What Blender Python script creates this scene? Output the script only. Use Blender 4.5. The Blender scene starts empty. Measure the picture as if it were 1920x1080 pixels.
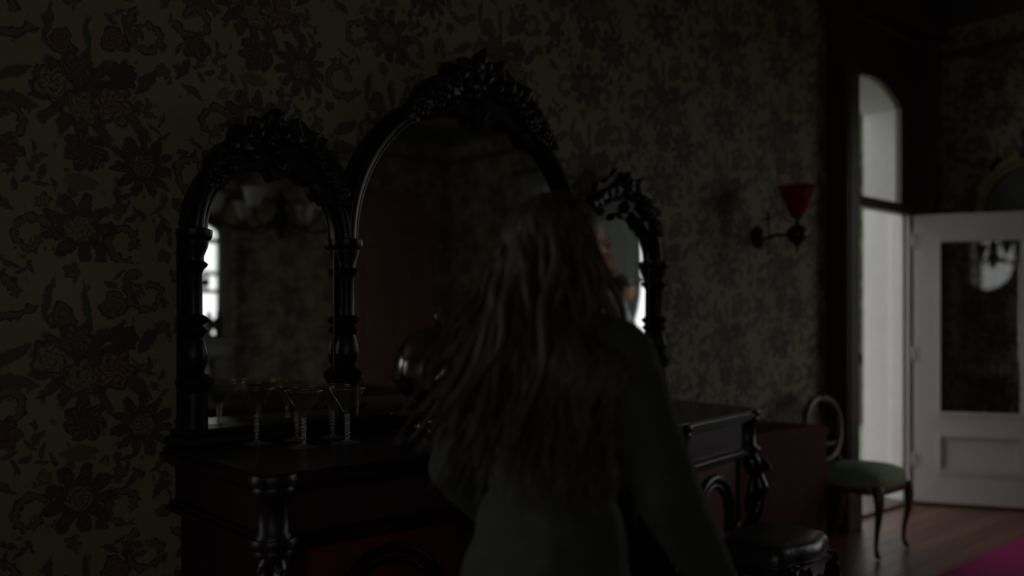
import bpy, bmesh, math, random
from mathutils import Vector, Matrix, Euler, noise as mnoise
R = math.radians
PI = math.pi
random.seed(7)
scene = bpy.context.scene
C = scene.collection

# ------------------------------------------------------------------ camera, world, exposure
EYE = 1.335
cd = bpy.data.cameras.new('camera'); cam = bpy.data.objects.new('camera', cd); C.objects.link(cam)
cam.location = (0, 0, EYE); cam.rotation_euler = (R(90), 0, R(-41.6))
cd.sensor_width = 36; cd.lens = 30.94; cd.shift_y = 61/1920; cd.clip_start = .05
cd.dof.use_dof = True; cd.dof.focus_distance = 2.75; cd.dof.aperture_fstop = 1.0
scene.camera = cam
w = bpy.data.worlds.new('overcast_sky'); scene.world = w; w.use_nodes = True
bg = w.node_tree.nodes['Background']; bg.inputs[0].default_value = (.97, .97, 1.0, 1); bg.inputs[1].default_value = 1.95
vs = scene.view_settings
vs.view_transform = 'Standard'; vs.look = 'None'; vs.gamma = 1; vs.use_curve_mapping = False; vs.exposure = 0.0
def portal(name, loc, rot, sx, sy):
    l = bpy.data.lights.new(name, 'AREA'); l.shape = 'RECTANGLE'; l.size = sx; l.size_y = sy; l.cycles.is_portal = True
    o = bpy.data.objects.new(name, l); C.objects.link(o); o.location = loc; o.rotation_euler = rot
D = 2.894; XE = 7.05; YS = -3.44; XW = -2.5; CZ = 3.78
portal('door_portal', (5.93, 3.27, 1.55), (R(-90), 0, 0), 1.1, 3.15)
portal('window_portal', (XE+.14, -.10, 1.75), (R(90), 0, R(90)), 3.3, 2.4)
portal('rear_window_portal', (-1.2, YS-.14, 1.75), (R(90), 0, 0), 1.4, 2.4)
portal('added_north_portal', (-1.15, D+.14, 1.75), (R(-90), 0, 0), 2.4, 2.4)
portal('added_west_portal', (XW-.14, -2.2, 1.75), (R(90), 0, R(-90)), 1.6, 2.4)

# ------------------------------------------------------------------ materials
def new_mat(name):
    m = bpy.data.materials.new(name); m.use_nodes = True
    nt = m.node_tree; b = nt.nodes['Principled BSDF']
    return m, nt, b
def mat(name, col, rough=.5, metal=0, var=.25, scale=8, bump=0, spec=.5, stretch=None, coat=0, trans=0):
    m, nt, b = new_mat(name)
    tc = nt.nodes.new('ShaderNodeTexCoord'); mp = nt.nodes.new('ShaderNodeMapping')
    nt.links.new(tc.outputs['Object'], mp.inputs[0])
    if stretch: mp.inputs['Scale'].default_value = stretch
    n = nt.nodes.new('ShaderNodeTexNoise'); n.inputs['Scale'].default_value = scale; n.inputs['Detail'].default_value = 4
    nt.links.new(mp.outputs[0], n.inputs['Vector'])
    r = nt.nodes.new('ShaderNodeValToRGB')
    r.color_ramp.elements[0].position = .3; r.color_ramp.elements[1].position = .7
    r.color_ramp.elements[0].color = tuple(c*(1-var) for c in col)+(1,)
    r.color_ramp.elements[1].color = tuple(min(1, c*(1+var)) for c in col)+(1,)
    nt.links.new(n.outputs['Fac'], r.inputs[0]); nt.links.new(r.outputs[0], b.inputs['Base Color'])
    b.inputs['Roughness'].default_value = rough; b.inputs['Metallic'].default_value = metal
    b.inputs['Specular IOR Level'].default_value = spec; b.inputs['Coat Weight'].default_value = coat
    b.inputs['Transmission Weight'].default_value = trans
    if bump:
        bp = nt.nodes.new('ShaderNodeBump'); bp.inputs['Strength'].default_value = bump; bp.inputs['Distance'].default_value = .01
        nt.links.new(n.outputs['Fac'], bp.inputs['Height']); nt.links.new(bp.outputs[0], b.inputs['Normal'])
    return m
M = {}
M['ebony'] = mat('polished_dark_mahogany', (.012, .005, .005), .24, spec=.34, var=.5, scale=5, stretch=(1, 1, 6))
M['frame'] = mat('dark_carved_wood', (.009, .005, .005), .36, spec=.28, var=.5, scale=12)
M['mahog'] = mat('red_mahogany', (.085, .010, .018), .45, spec=.2, var=.35, scale=6, stretch=(5, 5, .6))
M['mahog2'] = mat('brown_mahogany', (.026, .008, .008), .45, spec=.18, var=.35, scale=6, stretch=(6, 6, .6))
M['cabinet'] = mat('dull_red_mahogany', (.060, .016, .017), .7, spec=.1, var=.25, scale=8, stretch=(9, 9, .4))
M['doorwood'] = mat('door_mahogany', (.15, .070, .050), .38, var=.3, scale=6, stretch=(6, 6, .6))
M['casing'] = mat('dark_door_casing', (.045, .022, .016), .42, var=.3, scale=6, stretch=(6, 6, .5))
M['black'] = mat('black_iron', (.012, .012, .012), .45)
M['brass'] = mat('dull_brass', (.22, .15, .06), .35, 1, var=.3)
M['bronze'] = mat('dark_bronze', (.035, .03, .025), .38, .7, var=.3)
M['silver'] = mat('tarnished_silver', (.30, .30, .32), .16, 1, var=.3, scale=4)
M['white'] = mat('white_door_paint', (.50, .465, .44), .4, var=.04)
M['plaster'] = mat('white_plaster', (.46, .452, .435), .75, var=.03)
M['ceiling'] = mat('brown_ceiling_paint', (.26, .20, .155), .8, var=.1)
M['cornice'] = mat('dark_cornice', (.05, .045, .036), .6, var=.2)
M['rug'] = mat('magenta_rug_pile', (.20, .008, .075), .95, var=.15, scale=60, bump=.3, spec=.1)
M['velvet'] = mat('green_velvet', (.20, .25, .16), .85, var=.15, scale=30, spec=.2)
M['walnut'] = mat('walnut', (.075, .035, .02), .35, var=.35, scale=10)
M['ringwood'] = mat('greyed_walnut', (.085, .07, .062), .35, var=.3, scale=10)
M['leather'] = mat('black_leather', (.016, .018, .016), .32, var=.3, scale=40, bump=.25)
M['skin'] = mat('skin', (.50, .25, .18), .55, var=.06)
M['hair'] = mat('golden_brown_hair', (.034, .020, .011), .55, spec=.3, var=.5, scale=18, stretch=(3, 3, .5))
M['hair2'] = mat('black_hair', (.012, .012, .014), .5, var=.3, scale=30)
M['jacket'] = mat('olive_green_jacket', (.030, .034, .023), .85, var=.15, scale=20, bump=.2, spec=.2)
M['shirt'] = mat('lavender_shirt', (.36, .33, .42), .85, var=.08, scale=10, spec=.2)
M['denim'] = mat('dark_trousers', (.02, .022, .03), .9, var=.2)
M['shoe'] = mat('dark_shoe_leather', (.015, .012, .01), .4)
M['lips'] = mat('lips', (.40, .12, .10), .4, var=.05)
M['eye'] = mat('eye_dark', (.03, .02, .015), .1, var=.1)
M['eyewhite'] = mat('eye_white', (.75, .72, .68), .15, var=.03)
M['gilt'] = mat('old_gilt', (.14, .10, .045), .45, .5, var=.35, scale=20)
M['gold'] = mat('gold_rim', (.55, .38, .12), .25, 1)
M['lampglass'] = mat('white_glass_shade', (.30, .30, .30), .25, var=.05)
M['marble'] = mat('cream_marble', (.45, .42, .34), .35, var=.15, scale=3)
M['lawn'] = mat('lawn_green', (.055, .085, .035), .9, var=.4, scale=3)
M['leaf'] = mat('leaf_green', (.05, .13, .03), .6, var=.5, scale=2)
M['bark'] = mat('bark', (.06, .045, .035), .9, var=.4, scale=10)
M['dimreflection'] = mat('painted_dim_reflection', (.05, .05, .046), .6, var=.3, scale=3, spec=.2)  # flat dark tone standing for a dim mirror reflection
M['drape'] = mat('dark_green_drape', (.02, .028, .02), .9, var=.2, scale=20)
M['china'] = mat('blue_white_china', (.22, .24, .30), .2, var=.4, scale=14)
M['paving'] = mat('pale_paving', (.45, .43, .40), .8, var=.1)
# floor planks with a per-board tone
def plank_mat():
    m, nt, b = new_mat('floor_plank')
    tc = nt.nodes.new('ShaderNodeTexCoord'); mp = nt.nodes.new('ShaderNodeMapping'); mp.inputs['Scale'].default_value = (1.2, 14, 14)
    nt.links.new(tc.outputs['Object'], mp.inputs[0])
    n = nt.nodes.new('ShaderNodeTexNoise'); n.inputs['Scale'].default_value = 3; n.inputs['Detail'].default_value = 5
    nt.links.new(mp.outputs[0], n.inputs['Vector'])
    oi = nt.nodes.new('ShaderNodeObjectInfo')
    add = nt.nodes.new('ShaderNodeMath'); add.operation = 'MULTIPLY_ADD'; add.inputs[1].default_value = .5
    nt.links.new(oi.outputs['Random'], add.inputs[0]); nt.links.new(n.outputs['Fac'], add.inputs[2])
    r = nt.nodes.new('ShaderNodeValToRGB'); r.color_ramp.elements[0].color = (.050, .014, .008, 1); r.color_ramp.elements[1].color = (.115, .044, .025, 1)
    r.color_ramp.elements[0].position = .25; r.color_ramp.elements[1].position = 1
    nt.links.new(add.outputs[0], r.inputs[0]); nt.links.new(r.outputs[0], b.inputs['Base Color'])
    b.inputs['Roughness'].default_value = .32
    return m
M['plank'] = plank_mat()
def mirror_mat(name, col, rough):
    m, nt, b = new_mat(name)
    b.inputs['Base Color'].default_value = col+(1,); b.inputs['Metallic'].default_value = 1
    n = nt.nodes.new('ShaderNodeTexNoise'); n.inputs['Scale'].default_value = 4; n.inputs['Detail'].default_value = 6
    mr = nt.nodes.new('ShaderNodeMapRange'); mr.inputs[1].default_value = .4; mr.inputs[2].default_value = .8; mr.inputs[3].default_value = rough; mr.inputs[4].default_value = rough+.03
    nt.links.new(n.outputs['Fac'], mr.inputs[0]); nt.links.new(mr.outputs[0], b.inputs['Roughness'])
    return m
M['mirror'] = mirror_mat('old_mirror', (.86, .87, .84), .004)
M['mirror2'] = mirror_mat('dull_mirror', (.75, .76, .75), .008)
def glass_mat(name, tint, refl=.08, rough=.0, sheen=0):
    m, nt, b = new_mat(name); nt.nodes.remove(b); out = nt.nodes['Material Output']
    t = nt.nodes.new('ShaderNodeBsdfTransparent'); t.inputs[0].default_value = tint+(1,)
    g = nt.nodes.new('ShaderNodeBsdfGlossy'); g.inputs['Roughness'].default_value = rough
    lw = nt.nodes.new('ShaderNodeLayerWeight'); lw.inputs[0].default_value = .5
    pw = nt.nodes.new('ShaderNodeMath'); pw.operation = 'POWER'; pw.inputs[1].default_value = 4.; nt.links.new(lw.outputs['Facing'], pw.inputs[0])
    ma = nt.nodes.new('ShaderNodeMath'); ma.operation = 'MULTIPLY_ADD'; ma.inputs[1].default_value = 1-refl; ma.inputs[2].default_value = refl; nt.links.new(pw.outputs[0], ma.inputs[0])
    mx = nt.nodes.new('ShaderNodeMixShader'); nt.links.new(ma.outputs[0], mx.inputs[0]); nt.links.new(t.outputs[0], mx.inputs[1]); nt.links.new(g.outputs[0], mx.inputs[2])
    if sheen:  # pale diffuse mix imitates the light caught on the glass
        d = nt.nodes.new('ShaderNodeBsdfDiffuse'); d.inputs[0].default_value = (.8, .8, .8, 1); m2 = nt.nodes.new('ShaderNodeMixShader'); m2.inputs[0].default_value = sheen
        nt.links.new(mx.outputs[0], m2.inputs[1]); nt.links.new(d.outputs[0], m2.inputs[2]); mx = m2
    nt.links.new(mx.outputs[0], out.inputs[0])
    return m
M['pane'] = glass_mat('window_glass', (.96, .97, .96), .05)
M['crystal'] = glass_mat('crystal_glass', (.965, .965, .955), .06, .02, .014)
M['crystalstem'] = glass_mat('crystal_stem', (.93, .93, .92), .22, .03, .01)
M['crystalfoot'] = glass_mat('crystal_foot', (.955, .955, .945), .09, .05, .09)
def curtain_mat():
    m, nt, b = new_mat('grey_curtain'); nt.nodes.remove(b); out = nt.nodes['Material Output']
    d = nt.nodes.new('ShaderNodeBsdfDiffuse'); d.inputs[0].default_value = (.35, .36, .34, 1)
    t = nt.nodes.new('ShaderNodeBsdfTranslucent'); t.inputs[0].default_value = (.32, .34, .32, 1)
    wv = nt.nodes.new('ShaderNodeTexNoise'); wv.inputs['Scale'].default_value = 60
    mr = nt.nodes.new('ShaderNodeMapRange'); mr.inputs[3].default_value = .42; mr.inputs[4].default_value = .58; nt.links.new(wv.outputs['Fac'], mr.inputs[0])
    mx = nt.nodes.new('ShaderNodeMixShader'); nt.links.new(mr.outputs[0], mx.inputs[0]); nt.links.new(d.outputs[0], mx.inputs[1]); nt.links.new(t.outputs[0], mx.inputs[2])
    nt.links.new(mx.outputs[0], out.inputs[0])
    return m
M['curtain'] = curtain_mat()
def redglass_mat():
    m, nt, b = new_mat('cranberry_glass')
    b.inputs['Base Color'].default_value = (.30, .006, .03, 1); b.inputs['Roughness'].default_value = .12
    out = nt.nodes['Material Output']
    n = nt.nodes.new('ShaderNodeTexNoise'); n.inputs['Scale'].default_value = 20
    t = nt.nodes.new('ShaderNodeBsdfTranslucent'); t.inputs[0].default_value = (.45, .01, .05, 1)
    mr = nt.nodes.new('ShaderNodeMapRange'); mr.inputs[3].default_value = .4; mr.inputs[4].default_value = .6; nt.links.new(n.outputs['Fac'], mr.inputs[0])
    mx = nt.nodes.new('ShaderNodeMixShader'); nt.links.new(mr.outputs[0], mx.inputs[0]); nt.links.new(b.outputs[0], mx.inputs[1]); nt.links.new(t.outputs[0], mx.inputs[2])
    nt.links.new(mx.outputs[0], out.inputs[0])
    return m
M['redglass'] = redglass_mat()

# ---- printed floral wallpaper, drawn with math nodes on a half-drop repeat of 0.56 x 0.83 m
class NB:
    def __init__(s, nt): s.nt = nt
    def m(s, op, a, b=None, c=None):
        n = s.nt.nodes.new('ShaderNodeMath'); n.operation = op
        for i, v in enumerate((a, b, c)):
            if v is None: continue
            if isinstance(v, (int, float)): n.inputs[i].default_value = v
            else: s.nt.links.new(v, n.inputs[i])
        return n.outputs[0]
    def mix(s, fac, a, b):
        n = s.nt.nodes.new('ShaderNodeMix'); n.data_type = 'RGBA'
        if isinstance(fac, (int, float)): n.inputs[0].default_value = fac
        else: s.nt.links.new(fac, n.inputs[0])
        for i, v in ((6, a), (7, b)):
            if isinstance(v, tuple): n.inputs[i].default_value = v+(1,)
            else: s.nt.links.new(v, n.inputs[i])
        return n.outputs[2]
    def sstep(s, v, lo, hi):
        n = s.nt.nodes.new('ShaderNodeMapRange'); n.interpolation_type = 'SMOOTHSTEP'
        n.inputs[1].default_value = lo; n.inputs[2].default_value = hi
        s.nt.links.new(v, n.inputs[0]); return n.outputs[0]
def wallpaper(name, axis):
    m, nt, b = new_mat(name); N = NB(nt)
    tc = nt.nodes.new('ShaderNodeTexCoord')
    sp = nt.nodes.new('ShaderNodeSeparateXYZ'); nt.links.new(tc.outputs['Object'], sp.inputs[0])
    nz = nt.nodes.new('ShaderNodeTexNoise'); nz.inputs['Scale'].default_value = 26; nz.inputs['Detail'].default_value = 2
    nt.links.new(tc.outputs['Object'], nz.inputs['Vector'])
    sc = nt.nodes.new('ShaderNodeSeparateColor'); nt.links.new(nz.outputs['Color'], sc.inputs[0])
    U = sp.outputs[axis]; V = sp.outputs[2]
    ix = N.m('FLOOR', N.m('ADD', N.m('DIVIDE', N.m('SUBTRACT', U, .80), .56), .5))
    x = N.m('SUBTRACT', N.m('SUBTRACT', U, .80), N.m('MULTIPLY', ix, .56))
    z = N.m('SUBTRACT', N.m('SUBTRACT', V, 1.93), N.m('MULTIPLY', ix, .415))
    z = N.m('SUBTRACT', N.m('FLOORED_MODULO', N.m('ADD', z, .415), .83), .415)
    nz2 = nt.nodes.new('ShaderNodeTexNoise'); nz2.inputs['Scale'].default_value = 75; nz2.inputs['Detail'].default_value = 2
    nt.links.new(tc.outputs['Object'], nz2.inputs['Vector']); sc2 = nt.nodes.new('ShaderNodeSeparateColor'); nt.links.new(nz2.outputs['Color'], sc2.inputs[0])
    wx = N.m('ADD', N.m('MULTIPLY', N.m('SUBTRACT', sc.outputs[0], .5), .036), N.m('MULTIPLY', N.m('SUBTRACT', sc2.outputs[0], .5), .010))
    wz = N.m('ADD', N.m('MULTIPLY', N.m('SUBTRACT', sc.outputs[1], .5), .036), N.m('MULTIPLY', N.m('SUBTRACT', sc2.outputs[1], .5), .010))
    x = N.m('ADD', x, wx); z = N.m('ADD', z, wz)
    ink = (0.0629, 0.0555, 0.0429)
    blue = (0.0629, 0.0681, 0.0681); red = (0.1480, 0.0777, 0.0555); olive = (0.1221, 0.1073, 0.0666); pale = (0.1850, 0.1554, 0.1036); green = (0.0740, 0.0777, 0.0555)
    fine = nt.nodes.new('ShaderNodeTexNoise'); fine.inputs['Scale'].default_value = 4; nt.links.new(tc.outputs['Object'], fine.inputs['Vector'])
    col = N.mix(fine.outputs['Fac'], (0.1998, 0.1702, 0.1147), (0.2442, 0.2072, 0.1406))
    # small sprigs scattered between the bouquets
    for scl, thr, cc in ((17, .20, (0.0814, 0.0777, 0.0555)), (29, .17, (0.1184, 0.0851, 0.0592))):
        v_ = nt.nodes.new('ShaderNodeTexVoronoi'); v_.inputs['Scale'].default_value = scl; cv = nt.nodes.new('ShaderNodeCombineXYZ')
        nt.links.new(x, cv.inputs[0]); nt.links.new(N.m('MULTIPLY', z, .6), cv.inputs[1]); nt.links.new(cv.outputs[0], v_.inputs['Vector'])
        dd = N.m('ADD', v_.outputs['Distance'], N.m('MULTIPLY', N.m('SUBTRACT', sc2.outputs[2], .5), .35))
        col = N.mix(N.sstep(dd, thr+.06, thr-.04), col, cc)
    def pol(cx, cz):
        dx = N.m('SUBTRACT', x, cx); dz = N.m('SUBTRACT', z, cz)
        d = N.m('SQRT', N.m('ADD', N.m('MULTIPLY', dx, dx), N.m('MULTIPLY', dz, dz)))
        return d, N.m('ARCTAN2', dz, dx)
    def flower(col, cx, cz, r, n, amp, c1, c2, ph=0., outline=True):
        d, a = pol(cx, cz)
        e = N.m('MULTIPLY', N.m('MULTIPLY_ADD', N.m('ABSOLUTE', N.m('COSINE', N.m('MULTIPLY_ADD', a, n/2., ph))), amp, 1-amp), r)
        q = N.m('DIVIDE', d, e)
        if outline: col = N.mix(N.sstep(q, 1.07, .97), col, ink)
        shade = N.mix(N.sstep(N.m('SINE', N.m('ADD', N.m('MULTIPLY_ADD', a, n*2., ph), N.m('MULTIPLY', q, 9.))), -.3, .8), c1, c2)
        shade = N.mix(N.sstep(N.m('SINE', N.m('MULTIPLY_ADD', q, 17., N.m('MULTIPLY', a, 3.))), .55, .95), shade, ink)
        col = N.mix(N.sstep(q, .93, .80), col, shade)
        return col, q
    def scroll(col, cx, cz, r, wd, sgn, ph, c1):
        d, a = pol(cx, cz)
        t = N.m('DIVIDE', N.m('FLOORED_MODULO', N.m('MULTIPLY_ADD', a, sgn, ph), 2*PI), 2*PI)
        rr = N.m('MULTIPLY_ADD', t, r*.72, r*.28)
        band = N.m('ABSOLUTE', N.m('SUBTRACT', d, rr))
        wv = N.m('MULTIPLY_ADD', N.m('SINE', N.m('MULTIPLY', a, 9.)), wd*.25, wd)
        q = N.m('DIVIDE', band, wv)
        col = N.mix(N.sstep(q, 1.25, 1.), col, ink)
        return N.mix(N.sstep(q, .72, .5), col, c1)
    def leaf(col, cx, cz, L, wd, ang, c1):
        ca, sa = math.cos(ang), math.sin(ang)
        dx = N.m('SUBTRACT', x, cx); dz = N.m('SUBTRACT', z, cz)
        p = N.m('ADD', N.m('MULTIPLY', dx, ca/L), N.m('MULTIPLY', dz, sa/L))
        q = N.m('ABSOLUTE', N.m('ADD', N.m('MULTIPLY', dx, -sa/wd), N.m('MULTIPLY', dz, ca/wd)))
        v = N.m('SUBTRACT', N.m('SUBTRACT', 1., N.m('MULTIPLY', p, p)), q)
        return N.mix(N.sstep(v, -.02, .2), col, c1)
    for a in ((-.205, .315, .080, .013, 1., .4, olive), (.205, .325, .075, .012, -1., 2., olive), (-.205, -.005, .070, .013, -1., 3.4, olive),
              (.135, -.345, .066, .012, 1., 1.2, olive), (-.135, -.345, .066, .011, -1., .2, olive)):
        col = scroll(col, *a)
    def spray(col, x0, z0, a0, bend, nl, c1):
        px, pz, a = x0, z0, a0
        for k_ in range(nl):
            sd = 1 if k_ % 2 else -1
            col = leaf(col, px+.016*math.cos(a+sd*.9), pz+.016*math.sin(a+sd*.9), .030-.0012*k_, .0095, a+sd*.75, c1)
            px += .026*math.cos(a); pz += .026*math.sin(a); a += bend
        return col
    for a in ((.235, -.01, 1.4, .28, 6, green), (-.245, -.10, -1.3, .25, 6, blue), (.08, .36, .2, -.35, 5, green), (-.07, -.20, 2.6, -.3, 6, green),
              (.10, -.20, -.2, -.4, 5, blue), (-.13, .385, 2.8, .3, 5, blue), (.245, -.23, -1.7, .3, 5, green)):
        col = spray(col, *a)
    for a in ((-.19, .13, .07, .022, .5, green), (-.18, .055, .075, .024, -.2, green), (.20, .17, .06, .022, .9, blue), (.17, .03, .075, .022, -.8, green),
              (.07, -.015, .06, .02, -1.1, green), (-.09, .30, .07, .016, 1.4, green), (.02, .285, .07, .014, 1.7, green), (.0, -.17, .06, .03, 0., olive),
              (-.245, -.18, .05, .018, 1.0, blue), (-.21, -.25, .045, .015, -.6, green), (.24, -.30, .05, .016, 1.2, green)):
        col = leaf(col, *a)
    col, q = flower(col, .0, .10, .165, 13., .45, green, blue, .3, False)           # foliage behind the bouquet
    col, q = flower(col, .19, -.10, .105, 11., .5, blue, green, .8)                   # spiky leaf wreath
    col, q = flower(col, .19, -.10, .045, 6., .2, red, pale)
    col, q = flower(col, .0, -.31, .11, 9., .5, green, blue, .2)
    col, q = flower(col, .0, -.31, .05, 7., .15, pale, olive, .5)
    for (fx, fz, fr, c1) in ((.25, .215, .026, red), (-.255, .20, .024, blue), (.115, -.245, .024, red), (-.10, -.235, .024, pale), (-.02, .385, .026, red), (.06, -.40, .024, blue), (.255, -.385, .024, red)):
        col, q = flower(col, fx, fz, fr, 5., .3, c1, olive, fx*9)
    col, q = flower(col, -.20, -.10, .05, 5., .35, red, ink)
    col, q = flower(col, .015, -.075, .066, 7., .25, ink, olive, .6)
    col, q = flower(col, .10, .285, .048, 3., .35, red, olive, .5)
    col, q = flower(col, -.05, .245, .046, 3., .35, red, olive, .9)
    col, q = flower(col, -.075, .12, .065, 5., .35, pale, olive, .4)
    col, q = flower(col, -.01, .175, .055, 6., .35, olive, ink, .1)
    col, q = flower(col, .125, .18, .048, 8., .25, blue, ink, .1)
    col, q = flower(col, .01, .06, .062, 7., .4, pale, olive, .7)
    col, q = flower(col, .10, .08, .07, 6., .35, red, pale, .2)
    nt.links.new(col, b.inputs['Base Color'])
    b.inputs['Roughness'].default_value = .7; b.inputs['Specular IOR Level'].default_value = .25
    return m
M['paper_x'] = wallpaper('floral_wallpaper_long_wall', 0)
M['paper_y'] = wallpaper('floral_wallpaper_end_wall', 1)

# ------------------------------------------------------------------ mesh helpers
class MB:
    def __init__(s): s.v = []; s.f = []
    def add(s, vs_, fs_, mtx=None):
        o = len(s.v)
        s.v += [tuple(mtx @ Vector(p)) if mtx else tuple(p) for p in vs_]
        s.f += [tuple(i+o for i in f) for f in fs_]
        return s
    def box(s, a, b, bev=0, mtx=None):
        a, b = [min(p, q) for p, q in zip(a, b)], [max(p, q) for p, q in zip(a, b)]
        if bev <= 0:
            vs_ = [(x, y, z) for x in (a[0], b[0]) for y in (a[1], b[1]) for z in (a[2], b[2])]
            return s.add(vs_, [(0, 1, 3, 2), (4, 6, 7, 5), (0, 4, 5, 1), (2, 3, 7, 6), (0, 2, 6, 4), (1, 5, 7, 3)], mtx)
        bm = bmesh.new(); bmesh.ops.create_cube(bm, size=1)
        for v in bm.verts: v.co = Vector([(a[i]+b[i])/2+v.co[i]*(b[i]-a[i]) for i in range(3)])
        bev = min(bev, .45*min(b[i]-a[i] for i in range(3)))
        bmesh.ops.bevel(bm, geom=bm.edges[:], offset=bev, segments=2, affect='EDGES', profile=.6)
        bm.verts.index_update()
        s.add([v.co[:] for v in bm.verts], [[v.index for v in f.verts] for f in bm.faces], mtx); bm.free(); return s
    def lathe(s, prof, seg=24, mtx=None, rfun=None):
        vs_, fs_ = [], []
        n = len(prof)
        for (r, z) in prof:
            for k in range(seg):
                a = 2*PI*k/seg; rr = max(r, 1e-4)*(rfun(a, z) if rfun else 1)
                vs_.append((rr*math.cos(a), rr*math.sin(a), z))
        for i in range(n-1):
            for k in range(seg):
                k2 = (k+1) % seg
                fs_.append((i*seg+k, i*seg+k2, (i+1)*seg+k2, (i+1)*seg+k))
        fs_.append(tuple(range(seg))[::-1]); fs_.append(tuple((n-1)*seg+k for k in range(seg)))
        return s.add(vs_, fs_, mtx)
    def tube(s, path, r, seg=8, closed=False, flat=1.0, up=None):
        path = [Vector(p) for p in path]; n = len(path)
        rs = r if isinstance(r, (list, tuple)) else [r]*n
        vs_, fs_ = [], []
        nrm = None
        for i in range(n):
            if closed: t = path[(i+1) % n]-path[i-1]
            else: t = path[min(i+1, n-1)]-path[max(i-1, 0)]
            t.normalize()
            if nrm is None:
                u = Vector(up) if up else (Vector((0, 0, 1)) if abs(t.z) < .9 else Vector((1, 0, 0)))
                nrm = u-t*u.dot(t); nrm.normalize()
            else:
                nrm = nrm-t*nrm.dot(t); nrm.normalize()
            bn = t.cross(nrm)
            for k in range(seg):
                a = 2*PI*k/seg
                vs_.append(path[i]+nrm*(rs[i]*flat*math.cos(a))+bn*(rs[i]*math.sin(a)))
        for i in range(n if closed else n-1):
            j = (i+1) % n
            for k in range(seg):
                k2 = (k+1) % seg
                fs_.append((i*seg+k, i*seg+k2, j*seg+k2, j*seg+k))
        if not closed:
            fs_.append(tuple(range(seg))[::-1]); fs_.append(tuple((n-1)*seg+k for k in range(seg)))
        return s.add(vs_, fs_)
    def ell(s, c, r, mtx=None, seg=14, rings=8):
        m_ = Matrix.Translation(c) @ (mtx.to_4x4() if mtx else Matrix.Identity(4))
        prof = [(math.sin(PI*i/rings), -math.cos(PI*i/rings)) for i in range(rings+1)]
        sub = MB().lathe(prof, seg)
        return s.add([(v[0]*r[0], v[1]*r[1], v[2]*r[2]) for v in sub.v], sub.f, m_)
    def cap(s, p1, r1, p2, r2, seg=14, flat=None):
        p1, p2 = Vector(p1), Vector(p2); d = p2-p1; L = d.length
        q = d.to_track_quat('Z', 'Y').to_matrix().to_4x4()
        prof = [(r1*math.cos(a), -r1*math.sin(a)) for a in [PI/2*(1-i/4) for i in range(5)]]
        prof += [(r2*math.cos(a), L+r2*math.sin(a)) for a in [PI/2*i/4 for i in range(5)]]
        return s.lathe(prof, seg, Matrix.Translation(p1) @ q)
    def prism(s, poly, lo, hi, axis='z'):
        n = len(poly)
        def P(p, h): return (p[0], p[1], h) if axis == 'z' else ((p[0], h, p[1]) if axis == 'y' else (h, p[0], p[1]))
        vs_ = [P(p, lo) for p in poly]+[P(p, hi) for p in poly]
        fs_ = [tuple(range(n))[::-1], tuple(range(n, 2*n))]+[(i, (i+1) % n, n+(i+1) % n, n+i) for i in range(n)]
        return s.add(vs_, fs_)
    def ring(s, outer, inner, lo, hi, axis='y', closed=False):
        # strip between two equally long polylines, with thickness
        n = len(outer)
        def P(p, h): return (p[0], p[1], h) if axis == 'z' else ((p[0], h, p[1]) if axis == 'y' else (h, p[0], p[1]))
        vs_ = [P(p, lo) for p in outer]+[P(p, lo) for p in inner]+[P(p, hi) for p in outer]+[P(p, hi) for p in inner]
        fs_ = []
        for i in range(n if closed else n-1):
            j = (i+1) % n
            fs_ += [(i, j, n+j, n+i), (2*n+i, 3*n+i, 3*n+j, 2*n+j), (i, 2*n+i, 2*n+j, j), (n+i, n+j, 3*n+j, 3*n+i)]
        if not closed: fs_ += [(0, n, 3*n, 2*n), (n-1, 3*n-1, 4*n-1, 2*n-1)]
        return s.add(vs_, fs_)
    def mesh(s, name, material, smooth=False, angle=40):
        me = bpy.data.meshes.new(name); me.from_pydata(s.v, [], s.f); me.validate()
        bm = bmesh.new(); bm.from_mesh(me); bmesh.ops.recalc_face_normals(bm, faces=bm.faces); bm.to_mesh(me); bm.free()
        me.materials.append(material)
        if smooth:
            me.polygons.foreach_set('use_smooth', [True]*len(me.polygons))
            try: me.set_sharp_from_angle(angle=R(angle))
            except Exception: pass
        return me
    def build(s, name, material, parent=None, smooth=False, angle=40):
        return link(name, s.mesh(name, material, smooth, angle), parent)
def link(name, data, parent=None, loc=None, rot=None, scale=None):
    o = bpy.data.objects.new(name, data); C.objects.link(o)
    if parent: o.parent = parent
    if loc: o.location = loc
    if rot: o.rotation_euler = rot
    if scale: o.scale = scale
    return o
def tag(o, label, cat, group=None, kind=None):
    o['label'] = label; o['category'] = cat
    if group: o['group'] = group
    if kind: o['kind'] = kind
    return o
def thing(name, label, cat, loc=(0, 0, 0), rz=0, group=None, kind=None):
    o = link(name, None, None, loc, (0, 0, rz)); o.empty_display_size = .1
    return tag(o, label, cat, group, kind)
def struct(name, mb, material, label, cat, smooth=False):
    return tag(mb.build(name, material, None, smooth), label, cat, kind='structure')
def arc(cx, cz, r, a0, a1, n=24, rz=None):
    rz = rz or r
    return [(cx+r*math.cos(R(a0+(a1-a0)*i/n)), cz+rz*math.sin(R(a0+(a1-a0)*i/n))) for i in range(n+1)]
def seg_arch(x0, x1, zs, rise, n=20):
    hw = (x1-x0)/2; rad = (hw*hw+rise*rise)/(2*rise); th = math.asin(hw/rad); cx = (x0+x1)/2; cz = zs+rise-rad
    return [(cx+rad*math.sin(-th+2*th*i/n), cz+rad*math.cos(-th+2*th*i/n)) for i in range(n+1)]
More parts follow.
